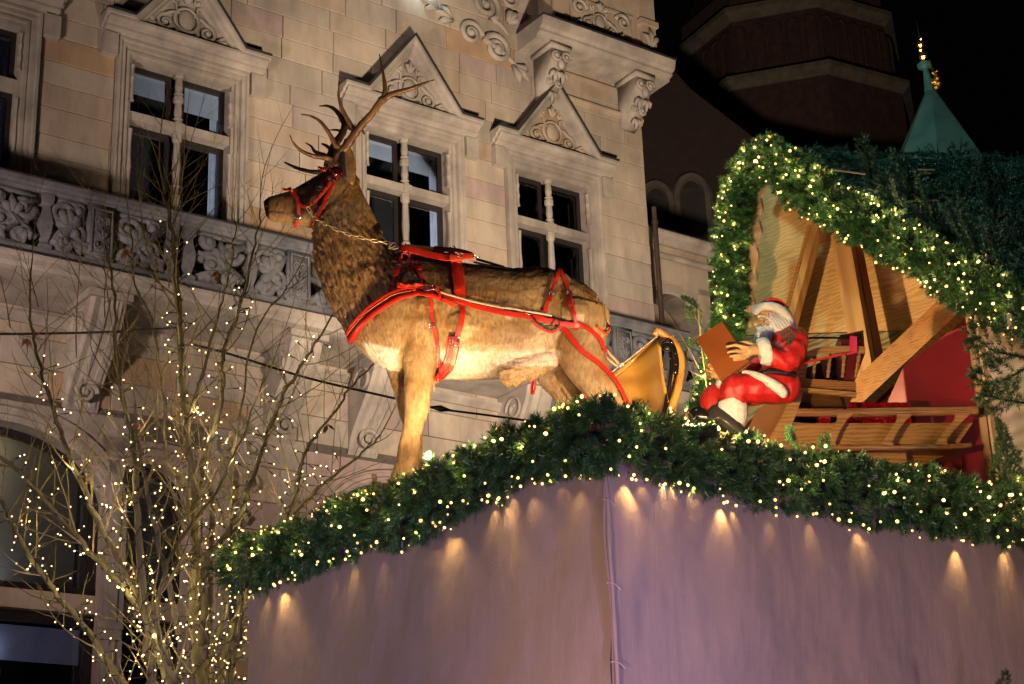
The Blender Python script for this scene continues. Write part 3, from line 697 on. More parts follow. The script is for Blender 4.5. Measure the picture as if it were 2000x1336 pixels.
s2 = N.new('ShaderNodeMath'); s2.operation = 'MULTIPLY_ADD'; s2.inputs[1].default_value = .5; L.new(nc.outputs['Fac'], s2.inputs[0]); L.new(s1.outputs[0], s2.inputs[2])
cr = N.new('ShaderNodeValToRGB'); cr.color_ramp.elements[0].position = 1.14; cr.color_ramp.elements[1].position = 1.36
cr.color_ramp.elements[0].color = (.22, .18, .145, 1); cr.color_ramp.elements[1].color = (.46, .40, .33, 1)
mr = N.new('ShaderNodeMath'); mr.operation = 'MULTIPLY'; mr.inputs[1].default_value = 1
L.new(s2.outputs[0], cr.inputs[0]); L.new(cr.outputs[0], Bn.inputs['Base Color']); Bn.inputs['Roughness'].default_value = .9; Bn.inputs['Sheen Weight'].default_value = .15
bp = N.new('ShaderNodeBump'); bp.inputs['Strength'].default_value = .45; bp.inputs['Distance'].default_value = .002; L.new(mx.outputs[0], bp.inputs['Height'])
bp2 = N.new('ShaderNodeBump'); bp2.inputs['Strength'].default_value = .35; bp2.inputs['Distance'].default_value = .004; L.new(s1.outputs[0], bp2.inputs['Height']); L.new(bp.outputs[0], bp2.inputs['Normal'])
nf = uvn(1, .7, 1.6, 3); bp3 = N.new('ShaderNodeBump'); bp3.inputs['Strength'].default_value = 1; bp3.inputs['Distance'].default_value = .09; L.new(nf.outputs['Fac'], bp3.inputs['Height']); L.new(bp2.outputs[0], bp3.inputs['Normal'])
nv_ = uvn(3.2, .35, 2.2, 4); bp4 = N.new('ShaderNodeBump'); bp4.inputs['Strength'].default_value = .8; bp4.inputs['Distance'].default_value = .018; L.new(nv_.outputs['Fac'], bp4.inputs['Height']); L.new(bp3.outputs[0], bp4.inputs['Normal']); L.new(bp4.outputs[0], Bn.inputs['Normal'])
CANVAS = m
stall = thing('market_stall', BC, 'market stall clad in stretched grey linen canvas under the lit garland', 'market stall')
def canvas(u, ln, name, outn, seed):
    nx, nz = 150, 110; vs = []; uv = []
    for i in range(nx+1):
        for j in range(nz+1):
            s = ln*i/nx; z = TZ*j/nz
            w = .065*noise.noise(Vector((s*.8+z*.25, z*.9-s*.2, seed)))+.022*noise.noise(Vector((s*3+z*1.5, z*1.2, seed+5)))
            w += .010*math.sin(s*9+noise.noise(Vector((s, z, seed)))*3)*max(0, (z-3.9)/.6)**2
            w += .06*math.exp(-((z-3.55+.10*s+.15*noise.noise(Vector((s, 5, seed))))/.16)**2)*noise.noise(Vector((s*.6, 2, seed)))+.05*math.exp(-((z-3.05-.25*s)/.2)**2)*noise.noise(Vector((s*.8, 7, seed)))
            if s < .5: w += .03*noise.noise(Vector((s*7, z*2.6, seed+9)))*(1-s/.5)
            vs.append(BC+u*s+outn*(w+.0)+Vector((0, 0, z))); uv.append((s, z))
    fs = [(i*(nz+1)+j, (i+1)*(nz+1)+j, (i+1)*(nz+1)+j+1, i*(nz+1)+j+1) for i in range(nx) for j in range(nz)]
    q = MB(); q.add(vs, fs); o = q.build(name, CANVAS, stall, True, True, fixn=False)
    l = o.data.uv_layers.new(name='UV'); idx = np.zeros(len(o.data.loops), int); o.data.loops.foreach_get('vertex_index', idx)
    l.data.foreach_set('uv', np.array(uv)[idx].ravel()); return o
LR_, LL_ = 4.6, 4.13
canvas(uR, LR_, 'canvas_panel', -FR[1], 1.0)
canvas(uL, LL_, 'canvas_panel', -uR, 7.0)
# laced corner seam
q = MB(); pts = []
for k in range(60):
    z = TZ-.05-k*.078; pts.append(BC+uR*(.02+.008*noise.noise(Vector((z*4, 0, 0))))-FR[1]*.012-uR*0+Vector((0, 0, z)))
q.tube(pts, [.012+.006*abs(noise.noise(Vector((k*.7, 3, 1)))) for k in range(60)], 6)
q.build('corner_seam', CANVAS, stall, True, True)
q = MB(); ROPE = pmat('white_cord', (.5, .46, .4), None, 20, .8, .2)
for z in (4.16, 3.68, 3.24, 2.8):
    c = BC+uR*.02-FR[1]*.02-uR*.005+Vector((0, 0, z))
    q.tube([c+uR*(-.05+.1*t)+FR[1]*(-.008)+Vector((0, 0, .02*math.sin(t*3)-.03*t)) for t in [k/8 for k in range(9)]], .0025, 5)
q.build('lacing_cord', ROPE, stall)
WOOD_D = pmat('rough_deck_board', (.22, .14, .07), (.14, .085, .045), 4, .7, .3, 30, stretch=(1, 6, 6))
for k in range(14):                                # deck boards of the flat roof
    q = MB(); a = k*.33
    p = [BC+uR*(a+.04)+uL*.05, BC+uR*(a+.362)+uL*.05, BC+uR*(a+.362)+uL*4.0, BC+uR*(a+.04)+uL*4.0]
    q.prism([v+Vector((0, 0, 4.70)) for v in p], (0, 0, 1), .06); q.build('deck_board', WOOD_D, stall)
q = MB()
for a, b in ((uL*4.1, uR*4.6),): q.bar(BC+uL*.03+Vector((0, 0, 4.6)), BC+uL*(LL_-.1)+Vector((0, 0, 4.6)), .08, .06, uR); q.bar(BC+uR*.03+uL*.04+Vector((0, 0, 4.6)), BC+uR*LR_+uL*.04+Vector((0, 0, 4.6)), .08, .06, uL)
q.build('roof_beam', WOOD_D, stall)

# ---- needles
def sprig_mesh(name, mat, n=70, ln=.13, nl=.048, w=.0030, spread=.9, seed=0, flat=False):
    r = random.Random(seed); vs = []; fs = []
    ax = Vector((0, 0, 1)); bend = Vector((r.uniform(-.2, .2), r.uniform(-.2, .2), 0))
    for k in range(n):
        t = (k+.5)/n; base = ax*(ln*t)+bend*(ln*t*t)
        a = k*2.39996; rad = Vector((math.cos(a), math.sin(a)*(.45 if flat else 1), 0))
        tilt = spread*(1-.55*t**3)*r.uniform(.8, 1.15)
        d = (ax*math.cos(tilt)+rad*math.sin(tilt)).normalized(); L_ = nl*r.uniform(.75, 1.1)
        s = d.cross(Vector((r.uniform(-1, 1), r.uniform(-1, 1), r.uniform(-1, 1)))).normalized()*w*.5
        b = len(vs); e = base+d*L_
        vs += [base-s, base+s, base+d*L_*.6+s*.9, e, base+d*L_*.6-s*.9]
        fs.append((b, b+1, b+2, b+3, b+4))
    me = bpy.data.meshes.new(name); me.from_pydata([tuple(v) for v in vs], [], fs); me.materials.append(mat); me.update(); return me
SPR = [sprig_mesh('sprig', NEEDLE, 66, .085, .046, .0042, 1.15, s) for s in range(6)]
def rot_to(d, r=rnd):
    q = Vector(d).to_track_quat('Z', 'Y').to_matrix(); return q @ Matrix.Rotation(r.uniform(0, 6.28), 3, 'Z')
def joined_sprigs(meshes, xf, name, mat, parent, label=None):
    V = []; Fc = []; off = 0
    data = []
    for me in meshes:
        a = np.zeros(len(me.vertices)*3); me.vertices.foreach_get('co', a)
        l = np.zeros(len(me.loops), int); me.loops.foreach_get('vertex_index', l); data.append((a.reshape(-1, 3), l, len(me.polygons), len(l)//len(me.polygons)))
    L_ = []
    npoly = 0
    for (i, loc, R, s) in xf:
        a, l, npo, k = data[i]; M = np.array(R)*s
        V.append(a @ M.T+np.array(loc)); L_.append(l+off); off += len(a); npoly += npo
    V = np.concatenate(V); L_ = np.concatenate(L_); k = data[0][3]
    me = bpy.data.meshes.new(name); me.vertices.add(len(V)); me.vertices.foreach_set('co', V.ravel())
    me.loops.add(len(L_)); me.loops.foreach_set('vertex_index', L_)
    me.polygons.add(npoly); me.polygons.foreach_set('loop_start', np.arange(npoly)*k); me.polygons.foreach_set('loop_total', np.full(npoly, k))
    me.materials.append(mat); me.update(calc_edges=True); me.validate()
    o = bpy.data.objects.new(name, me); COL.objects.link(o); o.parent = parent; return setp(o, None, None, None, 'stuff')
bulb_q = MB(); bulb_q.ball((0, 0, .012), .0080, 8); BULB_ME = bulb_q.mesh('bulb', BULB, True)
bulb_q = MB(); bulb_q.ball((0, 0, .045), .0080, 8); bulb_q.tube([(0, 0, 0), (0, 0, .036)], [.006, .007], 5, 1)
BULBW_ME = bulb_q.mesh('bulb', [BULB_W, CABLE], True)
def garland(path, rad, nspr, nb, label, lab2, seed, out, low=True):
    r = random.Random(seed); L_ = [0]
    for a, b in zip(path[:-1], path[1:]): L_.append(L_[-1]+(b-a).length)
    tot = L_[-1]
    def at(s):
        for i in range(len(path)-1):
            if s <= L_[i+1] or i == len(path)-2:
                t = (s-L_[i])/(L_[i+1]-L_[i]); return path[i].lerp(path[i+1], t), (path[i+1]-path[i]).normalized()
    def rr(s): return rad*(1+.22*noise.noise(Vector((s*2.1, seed, 0)))+.16*noise.noise(Vector((s*5.3, seed, 4))))
    root = thing('fir_garland', path[0], label, 'garland', 'lit fir garlands')
    Mi = root.location
    cps = [at(tot*k/40)[0] for k in range(41)]
    q = MB(); q.tube(cps, [rr(tot*k/40)*.45*min(1, .15+k/4, .15+(40-k)/4) for k in range(41)], 9); q.build('core', CORE, root)
    items = []
    for k in range(nspr):
        s = r.uniform(0, tot); p, d = at(s); a = r.uniform(0, 2*math.pi); n = d.orthogonal().normalized(); b = d.cross(n)
        n2 = (n*math.cos(a)+b*math.sin(a)); R0 = rr(s)
        lump = 1+.25*noise.noise(Vector((s*4, a*1.2, seed+3)))
        rho = R0*lump*(.45+.42*r.random()**.6)
        dirv = (n2+d*r.uniform(-.8, .8)+Vector((r.uniform(-.5, .5), r.uniform(-.5, .5), r.uniform(-.5, .5)))*.8).normalized()
        front = n2.dot(out)
        items.append((-(front*.6+rho/R0), r.randrange(6), p+n2*rho-Mi, rot_to(dirv, r), r.uniform(.75, 1.25)))
    items.sort(key=lambda t: t[0])
    for it in items[:290]: inst(SPR[it[1]], 'sprig', root, it[2], it[3], it[4])
    joined_sprigs(SPR, [(i, l, R, s) for _, i, l, R, s in items[290:]], 'sprigs', NEEDLE, root)
    gl_ = bpy.data.lights.new('bulb_light', 'POINT'); gl_.energy = .60; gl_.color = (1, .60, .22); gl_.shadow_soft_size = .012
    ls = thing('light_string', path[0], lab2, 'string lights', 'warm light strings on the garlands'); pts = []
    for k in range(nb):
        s = tot*(k+r.random())/nb; p, d = at(s)
        for _ in range(20):
            a = r.uniform(0, 2*math.pi); n = d.orthogonal().normalized(); b = d.cross(n); n2 = (n*math.cos(a)+b*math.sin(a))
            if n2.dot(out) > -.15 or (low and n2.z < -.5 and n2.dot(out) > -.5): break
        rho = rr(s)*(1.05+.25*r.random())+.012
        c = p+n2*rho; pts.append(c)
        inst(BULB_ME, 'bulb', ls, c-Mi, rot_to(n2, r), r.choice([.7, .85, 1, 1, 1.15, 1.5]))
        if k % 2 == 0 and n2.z > -.45: lo = bpy.data.objects.new('bulb_light', gl_); COL.objects.link(lo); lo.parent = ls; lo.location = c-Mi+n2*.030
    if low:
        g2s = []
        for en in (.25, .5, .9, 1.5, 2.6):
            g2 = bpy.data.lights.new('bulb_light', 'SPOT'); g2.spot_size = math.radians(r.uniform(58, 88)); g2.spot_blend = .9; g2.energy = en*4.5; g2.color = (1, .55, .18); g2.shadow_soft_size = .008; g2s.append(g2)
        for k in range(19):
            s = tot*r.uniform(.03, .98); p, d = at(s); c = p+out*r.uniform(.035, .07)+Vector((0, 0, -rr(s)*r.uniform(1.0, 1.25)))
            inst(BULB_ME, 'bulb', ls, c-Mi, rot_to(-Vector((0, 0, 1)), r), 1.2); lo = bpy.data.objects.new('bulb_light', r.choice(g2s)); COL.objects.link(lo); lo.parent = ls; lo.location = c-Mi-out*.012+Vector((0, 0, -.012)); lo.rotation_euler = (Vector((0, 0, -1))-out*r.uniform(.08, .28)+out.cross(Vector((0, 0, 1)))*r.uniform(-.2, .2)).to_track_quat('-Z', 'Y').to_euler()
    q = MB()
    for a, b in zip(pts[:-1], pts[1:]):
        pa, _ = at(min(tot, max(0, (a-path[0]).length*.98)))
        q.tube([a, a.lerp(b, .5)*.75+pa*.25, b], .0022, 3, 0, False)
    q.build('wire', SOCK, ls)
    return root
def gp(fr, pts, off=0, wob=0):
    return [onplane(fr, x, y, off) for x, y in pts]
gl = gp(FL, [(1200, 848), (1178, 853), (1110, 866), (1050, 880), (1000, 902), (950, 925), (900, 953), (850, 972), (800, 998), (740, 1012), (700, 1022), (640, 1052), (600, 1072), (550, 1088), (500, 1102), (464, 1104)], -.02)
gr_ = gp(FR, [(1145, 850), (1165, 853), (1230, 868), (1300, 880), (1400, 913), (1500, 936), (1600, 948), (1700, 964), (1800, 978), (1900, 1000), (1950, 1006), (2060, 1010)], .02)
outL = -uR; outR = -FR[1]
garland(gl, .168, 1700, 135, 'thick lit fir garland along the left canvas wall edge below the stag', 'warm white bulbs strung through the left eave garland', 3, outL)
garland(gr_, .185, 1750, 150, 'thick lit fir garland along the right canvas wall edge below the sleigh', 'warm white bulbs strung through the right eave garland', 8, outR)
# little upright tips rising from the right garland
def fir_branch_mesh(name, mat, seed, ln=.5, twigs=7, nl=.02, w=.003, dens=30, brush=.22, flat=.5):
    r = random.Random(seed); q = MB(); vs = []; fs = []
    def needles(a, b, n):
        d = (b-a); L_ = d.length; d.normalize(); nn = d.orthogonal().normalized(); bb = d.cross(nn)
        for k in range(n):
            t = (k+.5)/n; base = a.lerp(b, t); an = k*2.39996; rad = nn*math.cos(an)+bb*math.sin(an)
            dv = (d*.75+rad).normalized() if t < .97 else d
            s = dv.cross(Vector((r.uniform(-1, 1), r.uniform(-1, 1), r.uniform(-1, 1)))).normalized()*w*.5; e = base+dv*nl*r.uniform(.8, 1.15); i = len(vs)
            m_ = base+dv*nl*.6
            vs.extend([base-s, base+s, m_+s, e, m_-s]); fs.append((i, i+1, i+2, i+3, i+4))
    tip = Vector((0, 0, ln)); stem = [Vector((0, 0, 0)), Vector((r.uniform(-.04, .04), r.uniform(-.03, .03), ln*.5)), tip]
    for a, b in zip(stem[:-1], stem[1:]): needles(a, b, dens*2)
    for k in range(twigs):
        t = .15+.75*k/twigs; p = tip*t; s = 1 if k % 2 else -1; L_ = ln*brush*2*(1.15-t)*r.uniform(.8, 1.2)
        d = Vector((s*.8, r.uniform(-.25, .25), .65)).normalized(); e = p+d*L_+Vector((0, 0, .02)); needles(p, e, int(dens*1.6))
        for s2 in (-1, 1):
            p2 = p+d*L_*.5; d2 = (d+Vector((s2*.5*(-d.z), r.uniform(-.2, .2), s2*.5*d.x))).normalized(); needles(p2, p2+d2*L_*.42, int(dens*.7))
    q.add(vs, fs); q.tube(stem, [.008, .005, .002], 4, 1); return q.mesh(name, [mat, CORE])
SPUR = [fir_branch_mesh('fir_tip', NEEDLE, s, .16, 4, .026, .0032, 26, .22) for s in (1, 2)]
rt_ = bpy.data.objects['fir_garland.001']
for px_, py_, s in ((1551, 880, 1.1), (1613, 890, 1.0), (1832, 970, 1.1), (1880, 965, .9), (1770, 940, .8), (1140, 815, .9), (1195, 812, .9)):
    p = onplane(FR, px_, py_, -.05); inst(SPUR[int(px_) % 2], 'fir_tip', rt_, p-rt_.location, Matrix.Rotation(rnd.uniform(-.3, .3), 3, 'Y') @ Matrix.Rotation(rnd.uniform(0, 6), 3, 'Z'), s)
# stray control box and floodlight body in the garland
fb = thing('floodlight', SPOT_AT, 'small black floodlight tucked behind the front garland peak between stag and sleigh', 'floodlight')
q = MB(); c = SPOT_AT+Vector((0, -.05, -.10)); q.box(c, (.07, .035, .05)); q.build('lamp_housing', FRAME_D, fb)
q = MB(); q.bar(c+Vector((-.08, 0, -.07)), c+Vector((.08, 0, -.07)), .02, .02, (0, 1, 0)); q.build('bracket', FRAME_D, fb)

# ================================================================== HUT
HUT_O = P(1936, 800, 12.25); HUT_O.z = 0
_h = frame(-40, HUT_O); HG = (_h[0], -_h[1], _h[2]); hn = HG[1]                 # hn = into the hut
def wood(name, c1, c2, sc=3, stretch=(1, 1, 1), wave=6, axis='Z', rough=.5, coat=0.0, dist=6):
    m, nt, N, L, B = newmat(name)
    tc = N.new('ShaderNodeTexCoord'); mp = N.new('ShaderNodeMapping'); mp.inputs['Scale'].default_value = stretch; L.new(tc.outputs['Object'], mp.inputs[0])
    w = N.new('ShaderNodeTexWave'); w.bands_direction = axis; w.inputs['Scale'].default_value = wave; w.inputs['Distortion'].default_value = dist; w.inputs['Detail'].default_value = 3; w.inputs['Detail Scale'].default_value = .9
    L.new(mp.outputs[0], w.inputs[0])
    n = N.new('ShaderNodeTexNoise'); n.inputs['Scale'].default_value = sc; n.inputs['Detail'].default_value = 6; L.new(mp.outputs[0], n.inputs[0])
    a = N.new('ShaderNodeMath'); a.operation = 'MULTIPLY_ADD'; a.inputs[1].default_value = .45; L.new(w.outputs['Fac'], a.inputs[0]); L.new(n.outputs['Fac'], a.inputs[2])
    cr = N.new('ShaderNodeValToRGB'); cr.color_ramp.elements[0].position = .38; cr.color_ramp.elements[1].position = .85; cr.color_ramp.elements[0].color = (*c2, 1); cr.color_ramp.elements[1].color = (*c1, 1)
    L.new(a.outputs[0], cr.inputs[0]); L.new(cr.outputs[0], B.inputs['Base Color']); B.inputs['Roughness'].default_value = rough; B.inputs['Coat Weight'].default_value = coat; B.inputs['Coat Roughness'].default_value = .2
    b = N.new('ShaderNodeBump'); b.inputs['Strength'].default_value = .25; b.inputs['Distance'].default_value = .004; L.new(a.outputs[0], b.inputs['Height']); L.new(b.outputs[0], B.inputs['Normal'])
    return m
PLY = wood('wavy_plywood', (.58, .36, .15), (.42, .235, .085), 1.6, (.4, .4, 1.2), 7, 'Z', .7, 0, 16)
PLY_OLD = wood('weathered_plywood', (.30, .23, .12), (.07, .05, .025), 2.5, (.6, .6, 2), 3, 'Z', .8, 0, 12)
PLY_PINK = wood('outer_plywood', (.40, .30, .22), (.28, .19, .13), 1.2, (1, 1, 1), 2.5, 'Z', .8, 0, 8)
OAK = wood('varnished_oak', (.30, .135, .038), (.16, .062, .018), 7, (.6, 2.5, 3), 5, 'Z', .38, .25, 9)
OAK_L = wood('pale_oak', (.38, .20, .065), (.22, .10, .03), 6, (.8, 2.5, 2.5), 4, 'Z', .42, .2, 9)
TIMBER = wood('golden_timber', (.36, .19, .065), (.24, .115, .038), 4, (1.5, 1.5, .3), 2.2, 'X', .55, 0, 8)
REDP = pmat('red_painted_board', (.22, .006, .008), (.16, .004, .006), 1.2, .45, .1, 8)
REDD = pmat('dark_red_paint_and_shadow', (.16, .012, .012), (.10, .008, .01), 2, .5, .1)
hut = thing('gable_hut', HUT_O, 'wooden gable hut with plywood interior behind the seated figure, fir branches on its roof', 'hut')
def H(x, y, off=0): return onplane(HG, x, y, -off)     # point on the gable plane pushed off metres inward
# plywood back wall, upper sheet and weathered lower sheet
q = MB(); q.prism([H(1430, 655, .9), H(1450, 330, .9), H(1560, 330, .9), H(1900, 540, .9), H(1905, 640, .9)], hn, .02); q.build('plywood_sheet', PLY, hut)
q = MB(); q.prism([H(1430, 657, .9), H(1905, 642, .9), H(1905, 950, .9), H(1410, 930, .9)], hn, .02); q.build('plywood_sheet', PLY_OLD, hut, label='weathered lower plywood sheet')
# scalloped front board along the left verge
q = MB(); n = 40; lo = []; ri = []
for k in range(n+1):
    t = k/n; x = 1489+(1462-1489)*t**1.1; y = 340+(640-340)*t
    wob = 7*abs(math.sin(t*math.pi*6.5))-1.5+1.2*math.sin(t*23)
    lo.append(H(x-45, y, .12)); ri.append(H(x+wob, y, .12))
q.prism(lo+ri[::-1], hn, .03); q.build('scalloped_board', PLY_PINK, hut)
# struts and beams
def beam(name, a, b, off0, off1, wpx, mat, thick=.09, label=None):
    A = H(a[0], a[1], off0); B = H(b[0], b[1], off1); q = MB(); q.bar(A, B, wpx*A.y/3650, thick, hn); return q.build(name, mat, hut, label=label)
beam('strut', (1598, 440), (1528, 700), .55, .5, 20, TIMBER, .08)
beam('strut', (1583, 440), (1516, 690), .62, .6, 9, OAK_L, .04, 'thin pale strut batten')
beam('strut', (1643, 452), (1696, 760), .45, .40, 52, TIMBER, .06, 'broad pale strut')
beam('strut', (1668, 470), (1718, 735), .52, .50, 22, REDD, .10, 'strut shadow built as a dark red bar')  # cast shadow of the broad strut, built as a dark bar
beam('diagonal_beam', (1905, 560), (1650, 800), .35, .30, 64, OAK, .12)
beam('diagonal_beam', (1890, 625), (1700, 800), .50, .45, 26, REDD, .08, 'dark red diagonal beam')
beam('strut', (1852, 560), (1780, 770), .8, .8, 24, TIMBER, .05)
beam('rafter', (1470, 316), (1960, 600), .5, .5, 40, TIMBER, .08)
# red inner panel and jamb
ra, rb_ = Vector(H(1942, 800, .02)), P(1735, 800, 13.05)
RP = ((rb_-ra)*Vector((1, 1, 0))).normalized(); RPn = Vector((-RP.y, RP.x, 0))
if RPn.y < 0: RPn = -RPn
RPF = (RP, RPn, ra)
def Rr(x, y): return onplane(RPF, x, y)
q = MB(); q.prism([Rr(1886, 636), Rr(1900, 622), Rr(1946, 985), Rr(1700, 985), Rr(1735, 780), Rr(1765, 715), Rr(1850, 650)], RPn, .02); q.build('red_panel', REDP, hut)
q = MB(); q.bar(H(1895, 610, .0), H(1944, 975, .0), .065, .05, hn); q.build('door_jamb', TIMBER, hut)
q = MB(); q.bar(H(1907, 610, -.03), H(1957, 975, -.03), .022, .05, hn); q.build('door_jamb', pmat('pale_sawn_edge', (.55, .40, .22), (.4, .28, .14), 12, .8, .3), hut, label='pale raw edge strip of the jamb')
q = MB(); q.prism([H(1910, 630, -.005), H(2080, 560, -.005), H(2120, 1010, -.005), H(1960, 985, -.005)], hn, .02); q.build('outer_panel', PLY_PINK, hut)
q = MB(); q.bar(H(1905, 628, -.02), H(2060, 600, -.02), .05, .03, hn); q.build('trim_board', TIMBER, hut)
q = MB(); q.prism([P(1490, 345, 14.3), P(1990, 640, 12.6), P(1990, 640, 12.6)+Vector((1.3, 1.4, .0)), P(1490, 345, 14.3)+Vector((1.3, 1.4, .0))], (0, 0, 1), .03); q.build('roof_lining', TIMBER, hut)
# gable verge garlands
g3 = [H(x, y, -.05) for x, y in ((1500, 300), (1468, 322), (1446, 355), (1436, 400), (1430, 460), (1425, 520), (1422, 600), (1417, 660), (1402, 720), (1384, 780), (1370, 830))]
g4 = [H(x, y, -.05) for x, y in ((1484, 310), (1540, 334), (1600, 386), (1700, 443), (1800, 496), (1860, 538), (1900, 566), (1940, 585), (1980, 596), (2060, 640))]
for a, (g, n, b, l1, l2, sd, rd) in enumerate(((g3, 1300, 105, 'lit fir garland hanging down the steep left gable edge of the hut', 'warm white bulbs strung down the left gable garland', 21, .10), (g4, 1700, 155, 'lit fir garland running down the long right gable edge of the hut', 'warm white bulbs strung along the right gable garland', 33, .155))):
    garland(g, rd, n, b, l1, l2, sd, -hn, False)
# roof slope
A_, B_, R_ = P(1500, 300, 13.8), P(2060, 650, 11.9), P(2060, 318, 15.5)
rn = (B_-A_).cross(R_-A_).normalized()
if rn.y > 0: rn = -rn
q = MB(); q.prism([A_, B_, B_+(R_-A_), R_], -rn, .06); q.build('roof_slope', CORE, hut)
BRM = [fir_branch_mesh('fir_branch', NEEDLE_B, s, .46, 9, .019, .0042, 34, .25) for s in range(10, 15)]
rr_ = random.Random(5); e1 = (B_-A_); e2 = (R_-A_); cnt = 0
down = e1.normalized()
for k in range(900):
    if cnt >= 285: break
    a, b = rr_.uniform(0, 1), rr_.uniform(0, 1.0)
    p = A_+e1*a+e2*b+(-rn if False else rn)*rr_.uniform(.03, .12)
    x, y = proj(p)
    if x > 2040 or y < 275: continue
    d = (down*.8+e2.normalized()*rr_.uniform(-.9, .5)+rn*rr_.uniform(.0, .35)).normalized()
    if rr_.random() < .25: d = (e2.normalized()*rr_.uniform(-.8, .8)+Vector((0, 0, .6))+rn*.4).normalized()
    if proj(p+d*.42)[1] < 268+.03*max(0, x-1500): continue
    z = d; yv = rn-z*rn.dot(z); yv.normalize(); xv = yv.cross(z)
    R = Matrix((xv, yv, z)).transposed()
    inst(BRM[cnt % 5], 'fir_branch', hut, p-HUT_O, R, rr_.uniform(.7, 1.15)); cnt += 1
for k in range(40):                                 # ragged branch tips along the ridge
    b = k/39; p = A_+e2*b+Vector((0, 0, -.05))
    d = Vector((rr_.uniform(-.6, .6), rr_.uniform(-.3, .1), rr_.uniform(.35, 1))).normalized()
    inst(BRM[k % 5], 'fir_branch', hut, p-HUT_O, rot_to(d, rr_), rr_.uniform(.28, .46))
STK = pmat('cut_branch_wood', (.12, .085, .05), None, 9, .8, .2)
for a, b in (((1630, 332), (1690, 340)), ((1792, 331), (1826, 332)), ((1770, 394), (1832, 391))):
    q = MB(); q.tube([P(a[0], a[1], 12.75), P(b[0], b[1], 12.7)], .008, 6); q.build('branch_stub', STK, hut)
# fir boughs at the right edge
BRN = [fir_branch_mesh('fir_bough', NEEDLE_N, s, .42, 8, .030, .0055, 44, .28) for s in (31, 32, 33)]
for k, (x, y, D, d, s, lb) in enumerate(((2010, 700, 11.6, (-1, -.2, .45), 1.25, 'green fir bough at the right edge below the hut garland, topmost of three'), (2010, 715, 11.6, (-1, -.2, -.35), 1.2, 'green fir bough reaching left at the right edge, middle of three'), (2015, 790, 11.6, (-1, -.2, .2), 1.0, 'green fir bough at the right edge, lowest of three'))):
    q = BRN[k]; o = bpy.data.objects.new('fir_bough', q); COL.objects.link(o); o.matrix_basis = Matrix.Translation(P(x, y, D)) @ rot_to(d).to_4x4() @ Matrix.Scale(s, 4)
    setp(o, lb, 'fir bough', 'fir boughs at the right edge')
ft = thing('small_fir_tree', P(1985, 1000, 11.7), 'small upright green fir standing at the right end of the front garland', 'fir tree')
BRT = fir_branch_mesh('branch', NEEDLE_N, 40, .26, 6, .028, .0050, 30, .28)
base = P(1985, 1000, 11.7)
q = MB(); q.tube([base, base+Vector((-.03, 0, .62))], [.012, .004], 5); q.build('trunk', TWIG, ft)
for k in range(26):
    t = k/26; a = k*2.4; d = Vector((math.cos(a)*(1-.8*t), math.sin(a)*(1-.8*t), .45+.9*t)).normalized()
    inst(BRT, 'branch', ft, Vector((-.03*t, 0, .62*t)), rot_to(d), .85*(1-.55*t))
tg = P(1948, 1340, 10.6); o = bpy.data.objects.new('fir_bough', BRN[0]); COL.objects.link(o)
o.matrix_basis = Matrix.Translation(tg-Vector((0, 0, .1))) @ rot_to((.2, -.3, .8)).to_4x4() @ Matrix.Scale(.5, 4); setp(o, 'dark fir tip poking up at the bottom right corner before the canvas', 'fir bough')
tagq = MB(); p = H(1972, 625, -.25); tagq.bb(p.x-.018, p.x+.018, p.y, p.y+.003, p.z-.07, p.z+.05); o = tagq.build('paper_tag', pmat('white_paper_tag', (.6, .6, .6), None, 5, .7, 0)); setp(o, 'small white paper tag hanging from the right gable garland', 'tag')
# ================================================================== STAG
DS = 11.3
def ring_px(x1, y1, x2, y2, w, doff=0, D=DS, n=20, sq=2.0, tw=0):
    A = P(x1, y1, D+doff); B = P(x2, y2, D+doff); c = (A+B)/2; a = (A-B)/2; dv = Vector((0, w, 0)); out = []
    for k in range(n):
        t = 2*math.pi*k/n; ct, st = math.cos(t), math.sin(t)
        f = (abs(ct)**sq+abs(st)**sq)**(-1/sq) if sq != 2 else 1
        out.append(c+a*ct*f+dv*st*f+Vector((0, tw*ct, 0)))
    return out
def loft(mb, specs, doff=0, D=DS, n=20, sq=2.0, sub=3, m=0):
    sp = spl(specs, sub) if sub > 1 else specs
    mb.rings([ring_px(*s[:5], doff+(s[5] if len(s) > 5 else 0), D, n, sq) for s in sp], m)
hoof = P(790, 948, DS)
stag = thing('stag_statue', hoof, 'life-size stag figure with big antlers in red harness standing on the stall roof', 'stag statue')
q = MB()
loft(q, [(1187, 640, 1184, 662, .04), (1176, 600, 1178, 690, .15), (1154, 566, 1160, 712, .205), (1112, 542, 1118, 715, .24), (1060, 525, 1072, 714, .25), (1000, 527, 1008, 734, .26), (940, 520, 940, 741, .27), (880, 512, 880, 740, .27), (830, 505, 825, 735, .26), (788, 500, 776, 728, .235), (750, 506, 738, 712, .20), (722, 560, 708, 688, .15), (704, 610, 694, 662, .07)])
loft(q, [(800, 505, 700, 680, .19), (775, 498, 672, 640, .18), (758, 482, 640, 590, .155), (744, 452, 616, 520, .13), (728, 415, 611, 462, .115), (711, 380, 616, 432, .10), (698, 352, 640, 425, .09), (690, 338, 662, 410, .07)])
loft(q, [(704, 352, 678, 420, .05), (688, 337, 657, 436, .085), (655, 331, 632, 444, .095), (622, 341, 608, 445, .085), (597, 355, 590, 442, .072), (570, 371, 566, 438, .058), (545, 379, 543, 435, .054), (526, 384, 528, 431, .048), (514, 393, 519, 420, .025)])
loft(q, [(775, 590, 885, 590, .10), (780, 650, 872, 650, .105), (786, 705, 855, 710, .088), (789, 750, 846, 755, .072), (789, 798, 838, 800, .062), (785, 838, 827, 840, .050), (777, 878, 820, 880, .046), (768, 915, 814, 915, .05), (760, 935, 803, 936, .056), (756, 949, 800, 950, .06)], -.12)
